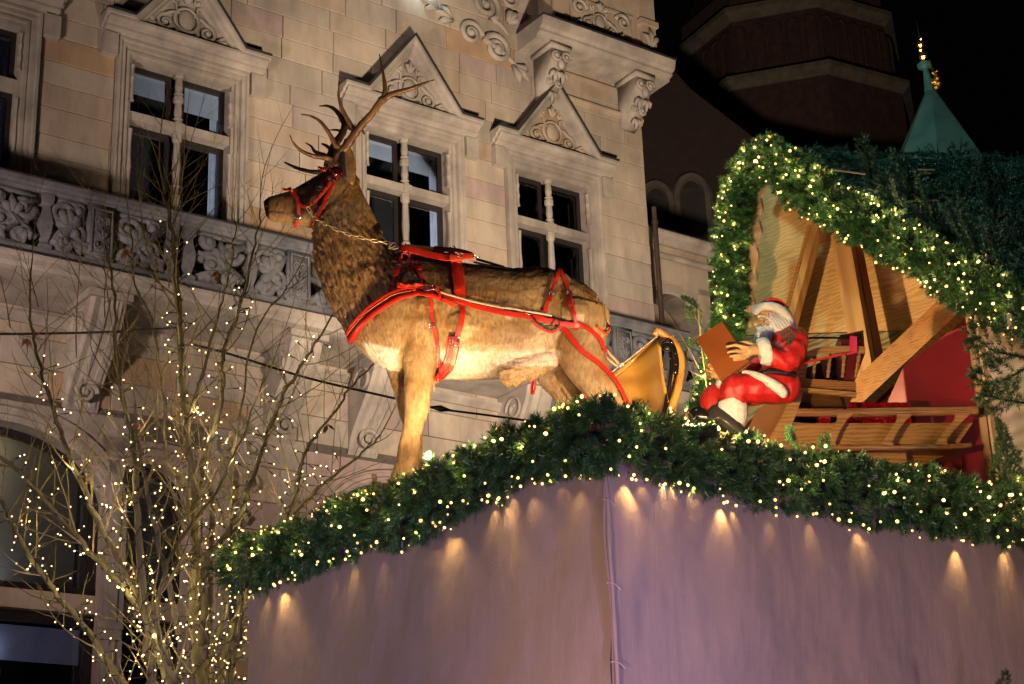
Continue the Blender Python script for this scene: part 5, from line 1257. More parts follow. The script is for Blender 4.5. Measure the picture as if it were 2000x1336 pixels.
rod('front_runner', [(1335, 808), (1352, 826), (1375, 845), (1420, 862), (1500, 875)], .03, OAK_L, .05); rod('front_runner', [(1335, 808), (1352, 826), (1375, 845), (1420, 862), (1500, 875)], .03, OAK_L, .7)
slab('under_board', [(1640, 884), (1768, 882), (1772, 902), (1705, 925), (1640, 925)], .05, OAK_L, .2, label='pale board under the sleigh floor'); slab('under_board', [(1772, 876), (1876, 876), (1780, 918), (1768, 930), (1755, 930)], .04, OAK, .3)
slab('floor_board', [(1530, 862), (1880, 866), (1880, 872), (1530, 870)], .75, OAK, .05)
IRON = pmat('black_iron', (.012, .012, .013), None, 8, .4, .1, metal=.6)
rod('iron_rail', [(1546, 752), (1547, 725), (1541, 705), (1538, 690), (1545, 674), (1560, 664), (1590, 660), (1630, 660), (1676, 661), (1680, 652)], .0085, IRON, -.04, 7, 8)
rod('iron_rail', [(1680, 650), (1681, 668)], .014, IRON, -.04); rod('iron_step', [(1624, 768), (1640, 767), (1643, 770), (1650, 800)], .012, IRON, -.02, 6, 3)
q = MB(); c = Q(1915, 803, -.02); q.box(c, (.018, .04, .036)); q.build('iron_cap', IRON, slg)
# seat back
slab('seat_back', [(1640, 655), (1686, 645), (1690, 690), (1668, 748), (1650, 748)], .75, pmat('dark_red_upholstery', (.12, .008, .012), None, 4, .5, .2), .03)
# dashboard (front shield of the sleigh)
sh_ = thing('sleigh_dashboard', P(1270, 800, 11.6), 'golden curved wooden sleigh front with iron bands between stag and seated figure', 'sleigh front')
GOLDW = wood('golden_varnish_wood', (.44, .23, .045), (.28, .125, .022), 2.2, (1, 1, 1), 1.4, 'Z', .3, .5, 10)
q = MB(); n = 14; rg = []
for k in range(n+1):
    t = k/n
    a = (1197+(1228-1197)*t, 738+(830-738)*t); b = (1290+(1318-1290)*t-6*math.sin(t*3.1), 655+(830-655)*t)
    row = []
    for j in range(13):
        u = j/12; x = a[0]+(b[0]-a[0])*u; y = a[1]+(b[1]-a[1])*u; row.append(P(x, y, 11.75+.12*math.sin(u*math.pi)-.35*u))
    rg.append(row+[p+Vector((0, .025, 0)) for p in row[::-1]])
q.rings(rg); q.build('curved_panel', GOLDW, sh_, True, True)
def rod2(name, pts, r, mat, n=8, label=None):
    sp = spl(pts, 5); rs = [r[0]+(r[1]-r[0])*k/(len(sp)-1) for k in range(len(sp))] if hasattr(r, '__len__') else r
    q = MB(); q.tube([P(a[0], a[1], a[2]) for a in sp], rs, n); return q.build(name, mat, sh_, True, True, label=label)
rod2('top_edge', [(1196, 738, 11.72), (1240, 700, 11.72), (1275, 668, 11.55), (1290, 655, 11.45)], .022, GOLDW)
rod2('edge_post', [(1292, 655, 11.4), (1312, 662, 11.38), (1326, 685, 11.36), (1331, 715, 11.36), (1324, 760, 11.36), (1306, 815, 11.38), (1300, 835, 11.38)], (.024, .032), GOLDW)
rod2('edge_post', [(1296, 658, 11.6), (1308, 672, 11.55), (1318, 700, 11.5), (1316, 740, 11.5), (1300, 800, 11.5), (1294, 835, 11.5)], (.02, .03), OAK_L)
rod2('scroll_end', [(1304, 660, 11.38), (1294, 652, 11.38), (1284, 646, 11.38), (1281, 653, 11.4)], (.024, .03), OAK_L)
rod2('iron_band', [(1310, 668, 11.33), (1318, 685, 11.31), (1322, 710, 11.31), (1320, 732, 11.31)], .016, IRON); rod2('iron_band', [(1305, 668, 11.42), (1311, 700, 11.40), (1310, 735, 11.40), (1302, 780, 11.42), (1296, 812, 11.42)], .014, IRON)
q = MB(); q.ball(P(1303, 677, 11.30), .036, 12, 0, (1, .5, 1)); q.torus(P(1303, 677, 11.28), .036, .008, (0, 1, 0)); q.build('iron_disc', IRON, sh_, True, True)
q = MB()
for x, y in ((1313, 670), (1319, 690), (1321, 712), (1320, 728), (1308, 700)): q.ball(P(x, y, 11.29), .006, 6)
q.build('rivet', STEEL, sh_, True, True)
rp = MB(); rp.tube([P(1196, 726, DS-.1), P(1240, 692, 11.3), P(1284, 656, 11.4)], .0045, 6); rp.tube([P(1209, 716, DS-.1)+Vector((0, -.01, 0)), P(1217, 711, DS-.1)], .012, 6)
o = rp.build('pull_cord', ROPE); setp(o, 'grey cord running from the harness end up to the sleigh front tip', 'cord')
# sacks, gifts and ribbons in the sleigh
FOIL = pmat('red_foil', (.55, .008, .03), (.22, .0, .01), 14, .18, .9, 22, metal=.6, dist=.03)
q = MB(); q.prism([Q(1652, 785, .28), Q(1778, 786, .28), Q(1782, 850, .28), (Q(1655, 850, .28))], (0, 1, 0), .3); gme = q.build('gift_box', FOIL, None); setp(gme, 'box wrapped in shiny red foil lying in the back of the sleigh', 'gift box')
q = MB(); q.prism([Q(1600, 815, .3), Q(1622, 812, .3), Q(1620, 850, .3), Q(1600, 850, .3)], (0, 1, 0), .15); gme = q.build('gift_box', FOIL, None); setp(gme, 'small red foil package behind the front side strut of the sleigh', 'gift box')
SACK = pmat('dark_red_cloth', (.06, .003, .004), (.02, .002, .002), 5, .6, .5, 14, dist=.03)
sk = remesh(q, 'cloth_sack', .02, 6); so = place_mesh(sk, 'cloth_sack', SACK, None); setp(so, 'dark red cloth sack slumped behind the seat under the diagonal beam', 'sack')
RIB = pmat('pink_red_ribbon', (.75, .05, .12), None, 5, .3, .1, coat=.4)
q = MB(); rr2 = [[Q(1660+a, 654, -.07), Q(1675+a, 655, -.07), Q(1675+a, 655, -.06), Q(1660+a, 654, -.06)] for a in (0,)]
q.prism([Q(1660, 656, -.07), Q(1674, 657, -.07), Q(1674, 686, -.07), Q(1659, 687, -.07)], (0, 1, 0), .006); q.prism([Q(1474+180, 690, -.06), Q(1674, 686, -.075), Q(1674, 688, -.07), Q(1654, 694, -.06)], (0, 1, 0), .006)
o = q.build('ribbon', RIB); setp(o, 'bright pink-red ribbon looped over the arm rest of the sleigh', 'ribbon')
q = MB(); path = [(1495, 728), (1560, 712), (1620, 697), (1660, 688)]
for a, b in zip(path[:-1], path[1:]): q.prism([Q(a[0], a[1]-5*(1-(a[0]-1495)/220), -.17+.0005*(a[0]-1495)), Q(b[0], b[1]-5*(1-(b[0]-1495)/220), -.17+.0005*(b[0]-1495)), Q(b[0], b[1]+2, -.17+.0005*(b[0]-1495)), Q(a[0], a[1]+3, -.17+.0005*(a[0]-1495))], (0, 1, 0), .006)
o = q.build('rein', LORG); setp(o, 'long orange-red rein strap stretched from the lap to the arm rest', 'rein')
q = MB(); q.prism([Q(1600, 700, .1), Q(1625, 702, .12), Q(1618, 735, .12), (Q(1612, 738, .1)), Q(1606, 712, .1)], (0, 1, 0), .02); q.prism([Q(1570, 720, .2), Q(1650, 690, .3), Q(1645, 740, .3), Q(1575, 742, .2)], (0, 1, 0), .05)
o = q.build('cushion', SACK); setp(o, 'dark red cushion seen through the spindles of the sleigh seat', 'cushion')

# ================================================================== SEATED RED-SUITED FIGURE
DT = 11.82
fig = thing('person', P(1500, 760, DT), 'seated bearded figure in a red suit and fur-trimmed hat holding up a brown book', 'person')
SKIN = pmat('painted_skin', (.62, .36, .15), (.55, .30, .12), 6, .38, .1, 30, coat=.1)
REDC = pmat('painted_red_suit', (.60, .018, .012), (.46, .010, .008), 5, .5, .6, 12, coat=.0, dist=.02)
FURW = pmat('white_moulded_fur', (.74, .70, .62), (.56, .53, .47), 18, .6, .9, 38, dist=.012)
HAIRW = pmat('white_moulded_hair', (.72, .69, .66), (.5, .48, .48), 10, .55, .5, 30, dist=.01)
BOOT = pmat('black_boot', (.014, .013, .013), (.008, .008, .008), 6, .25, .1, coat=.4)
def T(x, y, d=0): return P(x, y, DT+d)
def chain_(mb, pts, n=10, sub=4):                  # pts: (x, y, d, r metres)
    sp = spl(pts, sub); mb.tube([T(a[0], a[1], a[2]) for a in sp], [a[3] for a in sp], n)
    mb.ball(T(*pts[0][:3]), pts[0][3], n); mb.ball(T(*pts[-1][:3]), pts[-1][3], n)
q = MB()                                           # skin body: head, neck, core, arms, hands with fingers
def trl(mb, specs, d=0, n=16, sub=3): loft(mb, specs, d, DT, n, 2.0, sub)
trl(q, [(1500, 600, 1506, 600, .03), (1482, 606, 1528, 608, .075), (1478, 622, 1536, 622, .098), (1480, 638, 1532, 640, .092), (1486, 652, 1526, 654, .07), (1495, 664, 1518, 666, .03)])
q.ball(T(1476, 633, -.01), .021, 10); q.tube([T(1480, 622, 0), T(1476, 633, 0)], [.012, .02], 8); q.ball(T(1479, 639, -.035), .012, 8)
q.ball(T(1495, 638, -.065), .034, 10); q.ball(T(1487, 623, -.058), .016, 8, 0, (1.6, 1, .6))
chain_(q, [(1515, 650, 0, .05), (1525, 672, 0, .06), (1522, 710, 0, .12), (1518, 750, 0, .13)])
chain_(q, [(1550, 668, -.15, .05), (1535, 700, -.22, .045), (1505, 692, -.26, .038), (1482, 685, -.27, .030)])
def hand(mb, palm, tips, r=.0135, thumb=None, d=-.27):
    # palm: wrist -> knuckles; tips: knuckle, middle joint, tip (px, px, depth offset)
    for kx, mx_, tp in tips:
        mb.tube([T(*palm[1]), T(*kx)], [.02, r*1.2], 8)
        p = [kx, mx_, tp]; sp = spl([tuple(a) for a in p], 4); mb.tube([T(*a) for a in sp], [r*(1.12-.3*k/(len(sp)-1)) for k in range(len(sp))], 8); mb.ball(T(*tp), r*.82, 8); mb.ball(T(*mx_), r*1.06, 8); mb.ball(T(*kx), r*1.2, 8)
    mb.tube([T(*a) for a in spl(palm, 4)], [.034, .036, .037, .038, .038, .037, .036, .034, .03][:len(spl(palm, 4))], 12)
    if thumb: sp = spl(thumb, 4); mb.tube([T(*a) for a in sp], [.018-.005*k/(len(sp)-1) for k in range(len(sp))], 8); mb.ball(T(*thumb[-1]), .013, 8)
hand(q, [(1486, 684, -.27), (1472, 684, -.28), (1460, 686, -.29)], [((1450, 677, -.30), (1436, 674, -.315), (1420, 677, -.32)), ((1448, 686, -.30), (1436, 685, -.325), (1422, 688, -.33)), ((1450, 693, -.30), (1440, 694, -.325), (1427, 696, -.33)), ((1455, 699, -.29), (1446, 701, -.31), (1434, 703, -.32))], .0135, [(1476, 676, -.27), (1462, 670, -.25), (1446, 669, -.235)])
chain_(q, [(1500, 690, .18, .05), (1460, 730, .12, .045), (1430, 745, .02, .04), (1412, 741, -.06, .032)])
hand(q, [(1414, 742, -.05), (1404, 733, -.06), (1397, 724, -.07)], [((1396, 712, -.07), (1384, 706, -.10), (1383, 712, -.17)), ((1391, 718, -.07), (1379, 714, -.10), (1380, 722, -.17)), ((1389, 726, -.07), (1378, 724, -.10), (1382, 731, -.17)), ((1392, 735, -.07), (1382, 735, -.10), (1387, 740, -.16))], .0125, [(1408, 728, -.05), (1412, 716, -.06), (1408, 708, -.08)])
chain_(q, [(1515, 745, -.1, .09), (1455, 748, -.15, .07), (1425, 755, -.17, .06), (1425, 800, -.15, .05)]); chain_(q, [(1515, 745, .1, .09), (1440, 755, .12, .07), (1395, 765, .13, .06), (1385, 800, .12, .05)])
bm = remesh(q, 'body', .0062, 2, .5); place_mesh(bm, 'body', SKIN, fig)
q = MB(); q.ball(T(1493, 628, -.089), .0125, 12); e = q.build('eye', pmat('eye_white', (.75, .75, .75), None, 5, .15, 0), fig, True, True)
q = MB(); q.ball(T(1492, 628, -.099), .0068, 10, 0, (1, .5, 1)); q.build('iris', pmat('dark_blue_iris', (.01, .015, .05), None, 5, .1, 0), e, True, True)
q = MB(); sp = spl([(1487, 625, -.098), (1493, 623, -.104), (1500, 625, -.098)], 4); q.tube([T(*a) for a in sp], [.004]*len(sp), 6); q.build('eyelid', SKIN, fig, True, True)
q = MB()
for s_ in range(5): q.ball(T(1482+s_*4.2, 617.5-2.2*math.sin(s_*.8)+s_*.6, -.06-.008*s_), .011, 8)
q.build('eyebrow', HAIRW, fig, True, True)
# coat
q = MB()
trl(q, [(1516, 652, 1562, 645, .11), (1502, 664, 1576, 660, .20), (1498, 684, 1577, 684, .215), (1493, 705, 1570, 706, .21), (1482, 728, 1556, 730, .215), (1468, 745, 1548, 750, .22), (1462, 762, 1540, 770, .2)])
chain_(q, [(1556, 668, -.15, .085), (1549, 690, -.21, .085), (1536, 706, -.25, .08), (1518, 700, -.27, .07), (1506, 694, -.275, .062)])
chain_(q, [(1530, 668, .15, .08), (1490, 705, .17, .075), (1455, 730, .1, .06), (1430, 744, .02, .055)])
cm = remesh(q, 'coat', .010, 3)
V = np.zeros(len(cm.vertices)*3); cm.vertices.foreach_get('co', V); V = V.reshape(-1, 3); Nn = np.zeros_like(V).ravel(); cm.vertices.foreach_get('normal', Nn); Nn = Nn.reshape(-1, 3)
V += Nn*np.array([.010*math.sin(v[2]*42+v[0]*60+2.5*noise.noise(Vector(v)*6)) *(.4+.6*abs(noise.noise(Vector(v)*4))) for v in V])[:, None]; cm.vertices.foreach_set('co', V.ravel())
place_mesh(cm, 'coat', REDC, fig)
q = MB(); trl(q, [(1500, 662, 1512, 712, .072), (1488, 658, 1500, 714, .078), (1476, 664, 1486, 710, .066)], -.27, 18); cf = remesh(q, 'cuff', .009, 2); place_mesh(cf, 'cuff', FURW, fig)
q = MB(); chain_(q, [(1424, 746, 0, .055), (1410, 748, -.04, .05)]); place_mesh(remesh(q, 'cuff', .009, 1), 'cuff', FURW, fig)
q = MB(); chain_(q, [(1452, 726, -.22, .016), (1470, 730, -.25, .024), (1495, 742, -.265, .034), (1520, 758, -.265, .042), (1530, 768, -.25, .036)]); place_mesh(remesh(q, 'coat_hem', .009, 1), 'coat_hem', FURW, fig)
q = MB(); chain_(q, [(1480, 733, -.22, .02), (1500, 726, -.235, .022), (1530, 728, -.235, .024), (1552, 732, -.2, .024)]); place_mesh(remesh(q, 'belt', .008, 1), 'belt', BOOT, fig)
# trousers
q = MB()
chain_(q, [(1530, 755, -.1, .13), (1490, 756, -.15, .12), (1450, 758, -.18, .105), (1430, 762, -.19, .10), (1436, 785, -.17, .092), (1440, 800, -.16, .085)])
chain_(q, [(1510, 760, .08, .11), (1450, 768, .08, .10), (1408, 772, .08, .095), (1392, 780, .07, .095), (1392, 800, .06, .085)])
cm = remesh(q, 'trousers', .010, 3); V = np.zeros(len(cm.vertices)*3); cm.vertices.foreach_get('co', V); V = V.reshape(-1, 3); Nn = np.zeros_like(V).ravel(); cm.vertices.foreach_get('normal', Nn); Nn = Nn.reshape(-1, 3)
V += Nn*np.array([.011*math.sin(v[0]*50-v[2]*18+2*noise.noise(Vector(v)*5))*(.3+.7*abs(noise.noise(Vector(v)*3+Vector((4, 4, 4))))) for v in V])[:, None]; cm.vertices.foreach_set('co', V.ravel())
place_mesh(cm, 'trousers', REDC, fig)
q = MB(); trl(q, [(1400, 788, 1456, 776, .09), (1398, 800, 1460, 796, .10), (1404, 814, 1458, 822, .092), (1414, 822, 1450, 834, .07)], -.17, 18); place_mesh(remesh(q, 'trouser_fur', .009, 1), 'trouser_fur', FURW, fig)
q = MB(); chain_(q, [(1396, 806, -.20, .05), (1416, 822, -.2, .07), (1436, 838, -.19, .06), (1450, 850, -.18, .05)]); q.rings([ring_px(1380, 812, 1402, 798, .04, -.2, DT), ring_px(1385, 830, 1415, 812, .06, -.2, DT)]); chain_(q, [(1404, 780, -.2, .006), (1400, 798, -.21, .016), (1402, 812, -.2, .03)])
place_mesh(remesh(q, 'boot', .009, 2), 'boot', pmat('worn_black_boot', (.045, .038, .034), (.02, .018, .016), 6, .35, .2), fig)
q = MB(); trl(q, [(1344, 806, 1352, 826, .05), (1350, 798, 1362, 836, .085), (1364, 794, 1382, 838, .095), (1380, 800, 1400, 846, .085), (1392, 812, 1410, 850, .07)], -.02, 18); place_mesh(remesh(q, 'boot', .009, 2), 'boot', BOOT, fig)
# hat, hair, beard
q = MB(); trl(q, [(1477, 607, 1484, 612, .05), (1478, 600, 1500, 598, .09), (1490, 588, 1528, 600, .11), (1510, 586, 1540, 612, .11), (1528, 594, 1545, 622, .09), (1540, 606, 1546, 628, .05)]); place_mesh(remesh(q, 'hat', .008, 2), 'hat', REDC, fig)
q = MB(); chain_(q, [(1477, 610, -.05, .022), (1484, 601, -.085, .030), (1500, 598, -.105, .034), (1518, 602, -.108, .036), (1532, 612, -.10, .036), (1541, 624, -.08, .032)]); chain_(q, [(1477, 610, -.05, .022), (1475, 606, .0, .03), (1478, 602, .06, .03)]); place_mesh(remesh(q, 'hat_fur', .008, 1), 'hat_fur', FURW, fig)
q = MB(); rh = random.Random(4)
for k in range(15):
    x0 = 1506+k*2.2; y0 = 612+k*.6; chain_(q, [(x0-3, y0, -.085, .012), (x0+2+rh.uniform(-3, 3), y0+13, -.105, .015), (x0+4+rh.uniform(-3, 3), y0+26, -.10-.01*rh.random(), .015), (x0+7+rh.uniform(-3, 4), y0+38+rh.uniform(-3, 4), -.085, .010)], 7, 3)
trl(q, [(1510, 604, 1543, 612, .10), (1508, 625, 1550, 628, .11), (1512, 645, 1556, 645, .11), (1520, 662, 1562, 660, .08)], .0)
def strands(me, fx, fz, amp, sw=2.2):
    V = np.zeros(len(me.vertices)*3); me.vertices.foreach_get('co', V); V = V.reshape(-1, 3); Nn = np.zeros_like(V).ravel(); me.vertices.foreach_get('normal', Nn); Nn = Nn.reshape(-1, 3)
    V += Nn*np.array([amp*(abs(math.sin(v[0]*fx+v[2]*fz+v[1]*fx*.5+sw*noise.noise(Vector(v)*11)))-.5) for v in V])[:, None]; me.vertices.foreach_set('co', V.ravel()); return me
place_mesh(strands(remesh(q, 'hair', .006, 1), 120, 60, .014), 'hair', HAIRW, fig)
q = MB()
for k in range(13):
    x0 = 1483+k*2.6; chain_(q, [(x0, 640+.3*k, -.07-.02*math.sin(k*.3), .013), (x0-1+rh.uniform(-2, 2), 651, -.085-.02*math.sin(k*.3), .016), (x0-3+rh.uniform(-2, 2), 662+rh.uniform(-3, 3), -.085, .013), (x0-5+rh.uniform(-2, 2), 670+rh.uniform(-4, 2)-abs(k-6)*.4, -.07, .007)], 7, 3)
trl(q, [(1483, 641, 1514, 645, .075), (1476, 652, 1522, 656, .095), (1473, 664, 1518, 668, .085), (1474, 674, 1502, 680, .055), (1480, 684, 1490, 685, .02)], -.03)
place_mesh(strands(remesh(q, 'beard', .006, 1), 150, 30, .012), 'beard', HAIRW, fig)
q = MB(); chain_(q, [(1479, 640, -.04, .012), (1487, 641, -.08, .017), (1497, 645, -.10, .015), (1505, 649, -.10, .007)]); place_mesh(remesh(q, 'moustache', .006, 1), 'moustache', HAIRW, fig)
# fir sprig on the coat
bk = thing('book', T(1412, 690, -.24), 'large plain brown book held open-tilted in both hands of the seated figure', 'book')
c4 = [T(1411, 629, -.22), T(1361, 662, -.12), T(1409, 746, -.20), T(1464, 707, -.30)]
nn = (c4[1]-c4[0]).cross(c4[3]-c4[0]).normalized(); nn = nn if nn.y < 0 else -nn
CVR = pmat('brown_book_cover', (.30, .085, .02), (.24, .06, .015), 3, .28, .08, 14, coat=.5)
q = MB(); q.prism(c4, nn, .012); q.build('cover', CVR, bk)
q = MB(); q.prism([p-nn*.040 for p in c4], nn, .010); q.build('cover', CVR, bk)
mid = sum(c4, Vector())/4; q = MB(); q.prism([mid+(p-mid)*.965-nn*.030 for p in c4], nn, .029); q.build('pages', pmat('page_edges', (.12, .07, .04), None, 6, .8, .2), bk)
o = bpy.data.objects.new('fir_sprig', BRN[1]); COL.objects.link(o); o.matrix_basis = Matrix.Translation(T(1520, 672, -.26)) @ rot_to((.75, -.1, .6)).to_4x4() @ Matrix.Scale(.34, 4)
setp(o, 'small green fir sprig lying on the red shoulder of the seated figure', 'fir sprig')
# ================================================================== BARE TREE WITH LIGHTS
DTR = 14.2
TB = P(385, 2300, DTR); TB.z = 0
tree = thing('bare_tree', TB, 'leafless many-stemmed tree hung with white light strings in front of the facade', 'tree')
def TP(a): return P(a[0], a[1], DTR+a[2])
stems = [
 ([(400, 1500, 0), (390, 1336, 0), (378, 1180, 0), (384, 1010, 0), (366, 850, .1), (356, 700, .1), (347, 570, .15), (338, 470, .2), (322, 380, .2)], .075, .018),
 ([(330, 1480, -.2), (298, 1336, -.2), (283, 1200, -.3), (268, 1000, -.3), (262, 880, -.3), (240, 780, -.2), (226, 690, -.1), (222, 560, -.1), (205, 480, 0)], .055, .010),
 ([(310, 1460, .2), (240, 1336, .3), (165, 1225, .4), (95, 1140, .5), (38, 1050, .5), (8, 990, .6), (-20, 930, .6)], .045, .02),
 ([(340, 1400, .1), (290, 1220, .2), (225, 1130, .2), (150, 1050, .2), (95, 985, .3), (30, 915, .3), (-30, 870, .3)], .045, .022),
 ([(345, 1340, -.1), (268, 1160, -.1), (208, 1050, -.1), (165, 960, -.1), (128, 870, 0), (98, 780, 0), (72, 690, .1), (58, 610, .1), (62, 520, .1)], .045, .010),
 ([(395, 1260, -.2), (402, 1100, -.3), (430, 1060, -.3), (470, 1000, -.3), (505, 900, -.3), (540, 800, -.3), (588, 715, -.2), (622, 660, -.2), (660, 600, -.1)], .045, .010),
 ([(410, 1400, .3), (450, 1240, .4), (490, 1130, .5), (560, 1020, .5), (625, 950, .5), (690, 900, .5), (745, 850, .5)], .040, .010),
 ([(380, 1000, .1), (405, 880, .2), (430, 780, .2), (438, 690, .3), (470, 590, .3), (495, 490, .4), (510, 410, .4)], .040, .009),
 ([(350, 1240, -.3), (318, 1100, -.4), (290, 980, -.4), (272, 870, -.4), (262, 790, -.4)], .035, .014),
 ([(395, 1120, .3), (365, 960, .4), (330, 900, .4), (318, 780, .4), (300, 640, .4), (262, 540, .4), (255, 450, .4)], .030, .008),
 ([(440, 1420, -.1), (455, 1300, -.1), (470, 1200, -.2), (462, 1100, -.2), (430, 1000, -.1)], .035, .012),
 ([(550, 1040, .5), (580, 960, .5), (600, 880, .6), (655, 800, .6), (700, 740, .6), (760, 690, .6)], .026, .008),
 ([(330, 1300, -.5), (310, 1200, -.5), (340, 1080, -.5), (420, 960, -.4), (470, 860, -.3), (520, 740, -.3)], .030, .008),
 ([(400, 1330, .2), (440, 1200, .2), (452, 1080, .3), (450, 960, .3), (470, 800, .3), (505, 640, .3), (560, 560, .3)], .028, .008),
 ([(366, 830, .1), (400, 720, .0), (425, 620, 0), (450, 520, 0), (462, 430, .1)], .024, .007),
]
q = MB(); q.tube([TB, Vector((TB.x+.03, DTR, 1.6)), TP((388, 1560, 0)), TP((400, 1480, 0))], [.17, .14, .11, .09], 12); q.build('trunk', BARK, tree, True, True)
SP = []
for pts, r0, r1 in stems:
    sp = spl(pts, 6); n = len(sp)
    P3 = [TP(a)+Vector((noise.noise(Vector((k*.6, r0*90, 1)))*.035, noise.noise(Vector((k*.6, r0*90, 8)))*.035, 0)) for k, a in enumerate(sp)]
    rs = [.74*(r0+(r1-r0)*k/(n-1)) for k in range(n)]
    q = MB(); q.tube(P3, [a*(1+.10*noise.noise(Vector((k*1.3, r0*50, 3)))) for k, a in enumerate(rs)], 9); q.build('branch', BARK, tree, True, True); SP.append((P3, rs))
tw = MB(); rt = random.Random(42); bud = MB(); ntw = [0]
def twig(p, d, ln, r, depth):
    ntw[0] += 1; n = max(3, int(ln/.11)); pts = [p.copy()]; dd = d.normalized(); rs = [r]
    curl = Vector((rt.uniform(-.5, .5), rt.uniform(-.5, .5), .55))
    for k in range(n):
        dd = (dd+curl*.16+Vector((rt.uniform(-1, 1), rt.uniform(-1, 1), rt.uniform(-1, 1)))*.09).normalized(); pts.append(pts[-1]+dd*ln/n); rs.append(r*(1-.72*(k+1)/n))
    tw.tube(pts, rs, 4 if r > .004 else 3, 0, False)
    if depth > 0:
        for k in range(1, n):
            if rt.random() < (.62 if depth > 1 else .5):
                t = (pts[k+1]-pts[k]).normalized(); s = t.orthogonal().normalized(); s = Matrix.Rotation(rt.uniform(0, 6.28), 3, t) @ s
                twig(pts[k], (t*.8+s*.75), ln*rt.uniform(.28, .55), rs[k]*.62, depth-1)
                if depth == 1 and rt.random() < .3: tw.ball(pts[k], rs[k]*1.8, 4)
for (P3, rs) in SP:
    L_ = 0; nxt = rt.uniform(.1, .3)
    for k in range(len(P3)-1):
        L_ += (P3[k+1]-P3[k]).length
        frac = k/len(P3)
        while L_ > nxt:
            nxt += rt.uniform(.07, .19) if frac > .3 else rt.uniform(.16, .4)
            t = (P3[k+1]-P3[k]).normalized(); s = t.orthogonal().normalized(); s = Matrix.Rotation(rt.uniform(0, 6.28), 3, t) @ s
            s.y *= .7
            twig(P3[k].lerp(P3[k+1], rt.random()), t*.55+s*.9+Vector((0, 0, .25)), rt.uniform(.35, 1.05), max(.0045, min(.010, rs[k]*.42)), 2)
    twig(P3[-1], (P3[-1]-P3[-3]).normalized(), rt.uniform(.8, 1.3), rs[-1]*.9, 2)
# long upright shoots seen against the balcony
for x0, y0, x1, y1 in ((150, 700, 108, 370), (160, 560, 105, 400), (222, 680, 240, 560), (75, 600, 40, 490), (205, 620, 175, 450), (300, 640, 300, 470), (330, 560, 330, 200), (250, 640, 235, 550), (345, 480, 395, 330), (330, 420, 280, 250), (340, 440, 420, 200), (350, 400, 440, 360), (300, 520, 205, 290), (20, 640, 10, 420), (235, 700, 150, 330)):
    a = TP((x0, y0, .1)); b = TP((x1, y1, .1)); twig(a, (b-a), (b-a).length, .0075, 2)
tw.build('twigs', TWIG, tree, True, False, kind='stuff', fixn=False)
for k, (x, y) in enumerate(((52, 660), (425, 530), (268, 825), (244, 487), (640, 828))):
    q = MB(); p = P(x, y, DTR)
    for j in range(4):
        a = Vector((rt.uniform(-1, 1), rt.uniform(-1, 1), rt.uniform(-1.6, -.3))).normalized(); s = a.orthogonal().normalized()
        q.add([p, p+a*.045+s*.018, p+a*.10, p+a*.04-s*.02], [(0, 1, 2, 3)])
    q.build('dry_leaf', BUD, tree)
# ---- lights wound round the stems
lt = thing('light_string', TP((390, 1336, 0)), 'white light string with short dark stalks wound round the bare tree', 'string lights')
Mi = lt.location; wq = MB(); rest_b = []; cand = []
for si, (P3, rs) in enumerate(SP):
    turns = 0; path = []
    n = len(P3)
    for k in range(n-1):
        t0 = P3[k]; t1 = P3[k+1]; t = (t1-t0).normalized(); o1 = t.orthogonal().normalized(); o2 = t.cross(o1)
        m_ = max(1, int((t1-t0).length/.022))
        for j in range(m_):
            f = j/m_; L_ = (k+f); a = L_*3.2+si; rr3 = rs[k]+.01
            path.append((t0.lerp(t1, f)+(o1*math.cos(a)+o2*math.sin(a))*rr3, (o1*math.cos(a)+o2*math.sin(a))))
    lim = {0: .97, 1: .72, 4: .78, 5: .92, 6: .86, 7: .72, 9: .45, 11: .55, 12: .35, 13: .35, 14: .25}.get(si, .95)
    path = path[:int(len(path)*lim)]
    for a, b in zip(path[:-1:2], path[2::2]): wq.tube([a[0], b[0]], .0045, 4, 0, False)
    for (p, nn) in path:
        x, y = proj(p); dens = .62 if y > 1050 else (.55 if y > 850 else .42)
        if si in (9, 11, 12, 13, 14): dens *= .6
        if rt.random() < dens:
            d = (nn+Vector((rt.uniform(-1, 1), rt.uniform(-1, 1), rt.uniform(-1, 1)))*.8).normalized(); cand.append((p, d, y))
rt.shuffle(cand); vis_c = [c for c in cand if c[2] < 1345][:690]
TL = bpy.data.lights.new('bulb_light', 'POINT'); TL.energy = 1.1; TL.color = (1, .74, .40); TL.shadow_soft_size = .015
for k, (p, d, y) in enumerate(vis_c):
    ln = rt.uniform(.03, .11); e = p+d*ln
    wq.tube([p, p+d*ln*.6+Vector((0, 0, .006)), e], [.003, .003, .0055], 4, 0, False)
    if k % 7 == 0:
        lo = bpy.data.objects.new('bulb_light', TL); COL.objects.link(lo); lo.parent = lt; lo.location = e-Mi+d*.075
    if k < 295: inst(BULBW_ME, 'bulb', lt, e-Mi, rot_to(d, rt), .95)
    else: rest_b.append((e, d))
wq.build('wire', CABLE, lt, True, False, fixn=False)
bq = MB()
for e, d in rest_b: bq.tube([e, e+d*.036], [.006, .007], 4, 1); bq.ball(e+d*.045, .0082, 6)
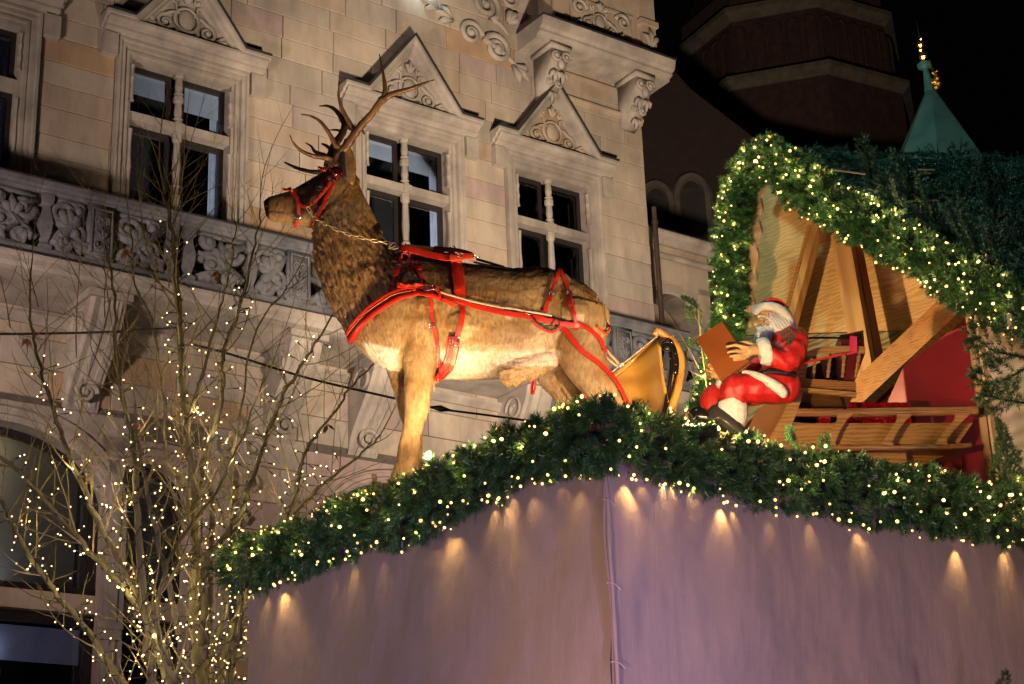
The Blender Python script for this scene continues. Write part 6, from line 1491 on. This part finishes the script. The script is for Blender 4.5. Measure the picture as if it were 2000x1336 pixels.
bq.build('bulbs', [BULB_W, CABLE], lt, True, True, kind='stuff', fixn=False)

# ---- bare shrub and fir shoots left of the hut
shb = thing('bare_shrub', P(1350, 900, 13.2), 'thin bare shrub in the dark gap between sleigh front and hut', 'shrub')
tw = MB()
for x0, y0, x1, y1 in ((1372, 780, 1330, 690), (1380, 760, 1345, 600), (1375, 790, 1310, 740), (1365, 720, 1320, 640), (1380, 700, 1352, 560), (1360, 800, 1335, 730), (1378, 740, 1300, 700)):
    a = P(x0, y0, 13.2); b = P(x1, y1, 13.2); twig(a, b-a, (b-a).length, .006, 1)
tw.build('twigs', TWIG, shb, True, False, kind='stuff', fixn=False)
for k, (x, y, d) in enumerate(((1372, 640, (-.6, 0, 1)), (1385, 680, (-1, 0, .3)), (1372, 610, (-.9, 0, .9)))):
    o = bpy.data.objects.new('fir_bough', BRN[k]); COL.objects.link(o); o.matrix_basis = Matrix.Translation(P(x, y, 13.6)) @ rot_to(d).to_4x4() @ Matrix.Scale(.55, 4)
    setp(o, ('dim fir bough poking out left of the hut above the book', 'dim fir bough level with the book left of the hut garland', 'dim fir bough tip highest left of the hut garland')[k], 'fir bough', 'dim fir boughs left of the hut')

# ================================================================== OVERHEAD CABLES
def cable(pts, r, lb, knot=None, D=16):
    q = MB(); sp = spl(pts, 6); q.tube([P(a[0], a[1], a[2]) for a in sp], r, 6)
    if knot: a, b = knot; q.tube([P(a[0], a[1], a[2]), P((a[0]+b[0])/2, (a[1]+b[1])/2, a[2]), P(b[0], b[1], b[2])], [.012, .035, .012], 8)
    o = q.build('cable', CABLE, None, True, True, fixn=False); setp(o, lb, 'cable')
cable([(-40, 653, 14.4), (120, 651, 14.4), (250, 647, 14.35), (345, 640, 14.3)], .011, 'black cable running from the left edge to the middle tree stem')
cable([(372, 672, 14.3), (450, 692, 14.6), (600, 738, 15.2), (770, 778, 16), (850, 797, 16.4), (960, 812, 17), (1120, 834, 17.8)], .012, 'black cable with a tensioner passing behind the front leg of the stag', ((843, 795, 16.35), (878, 801, 16.5)))
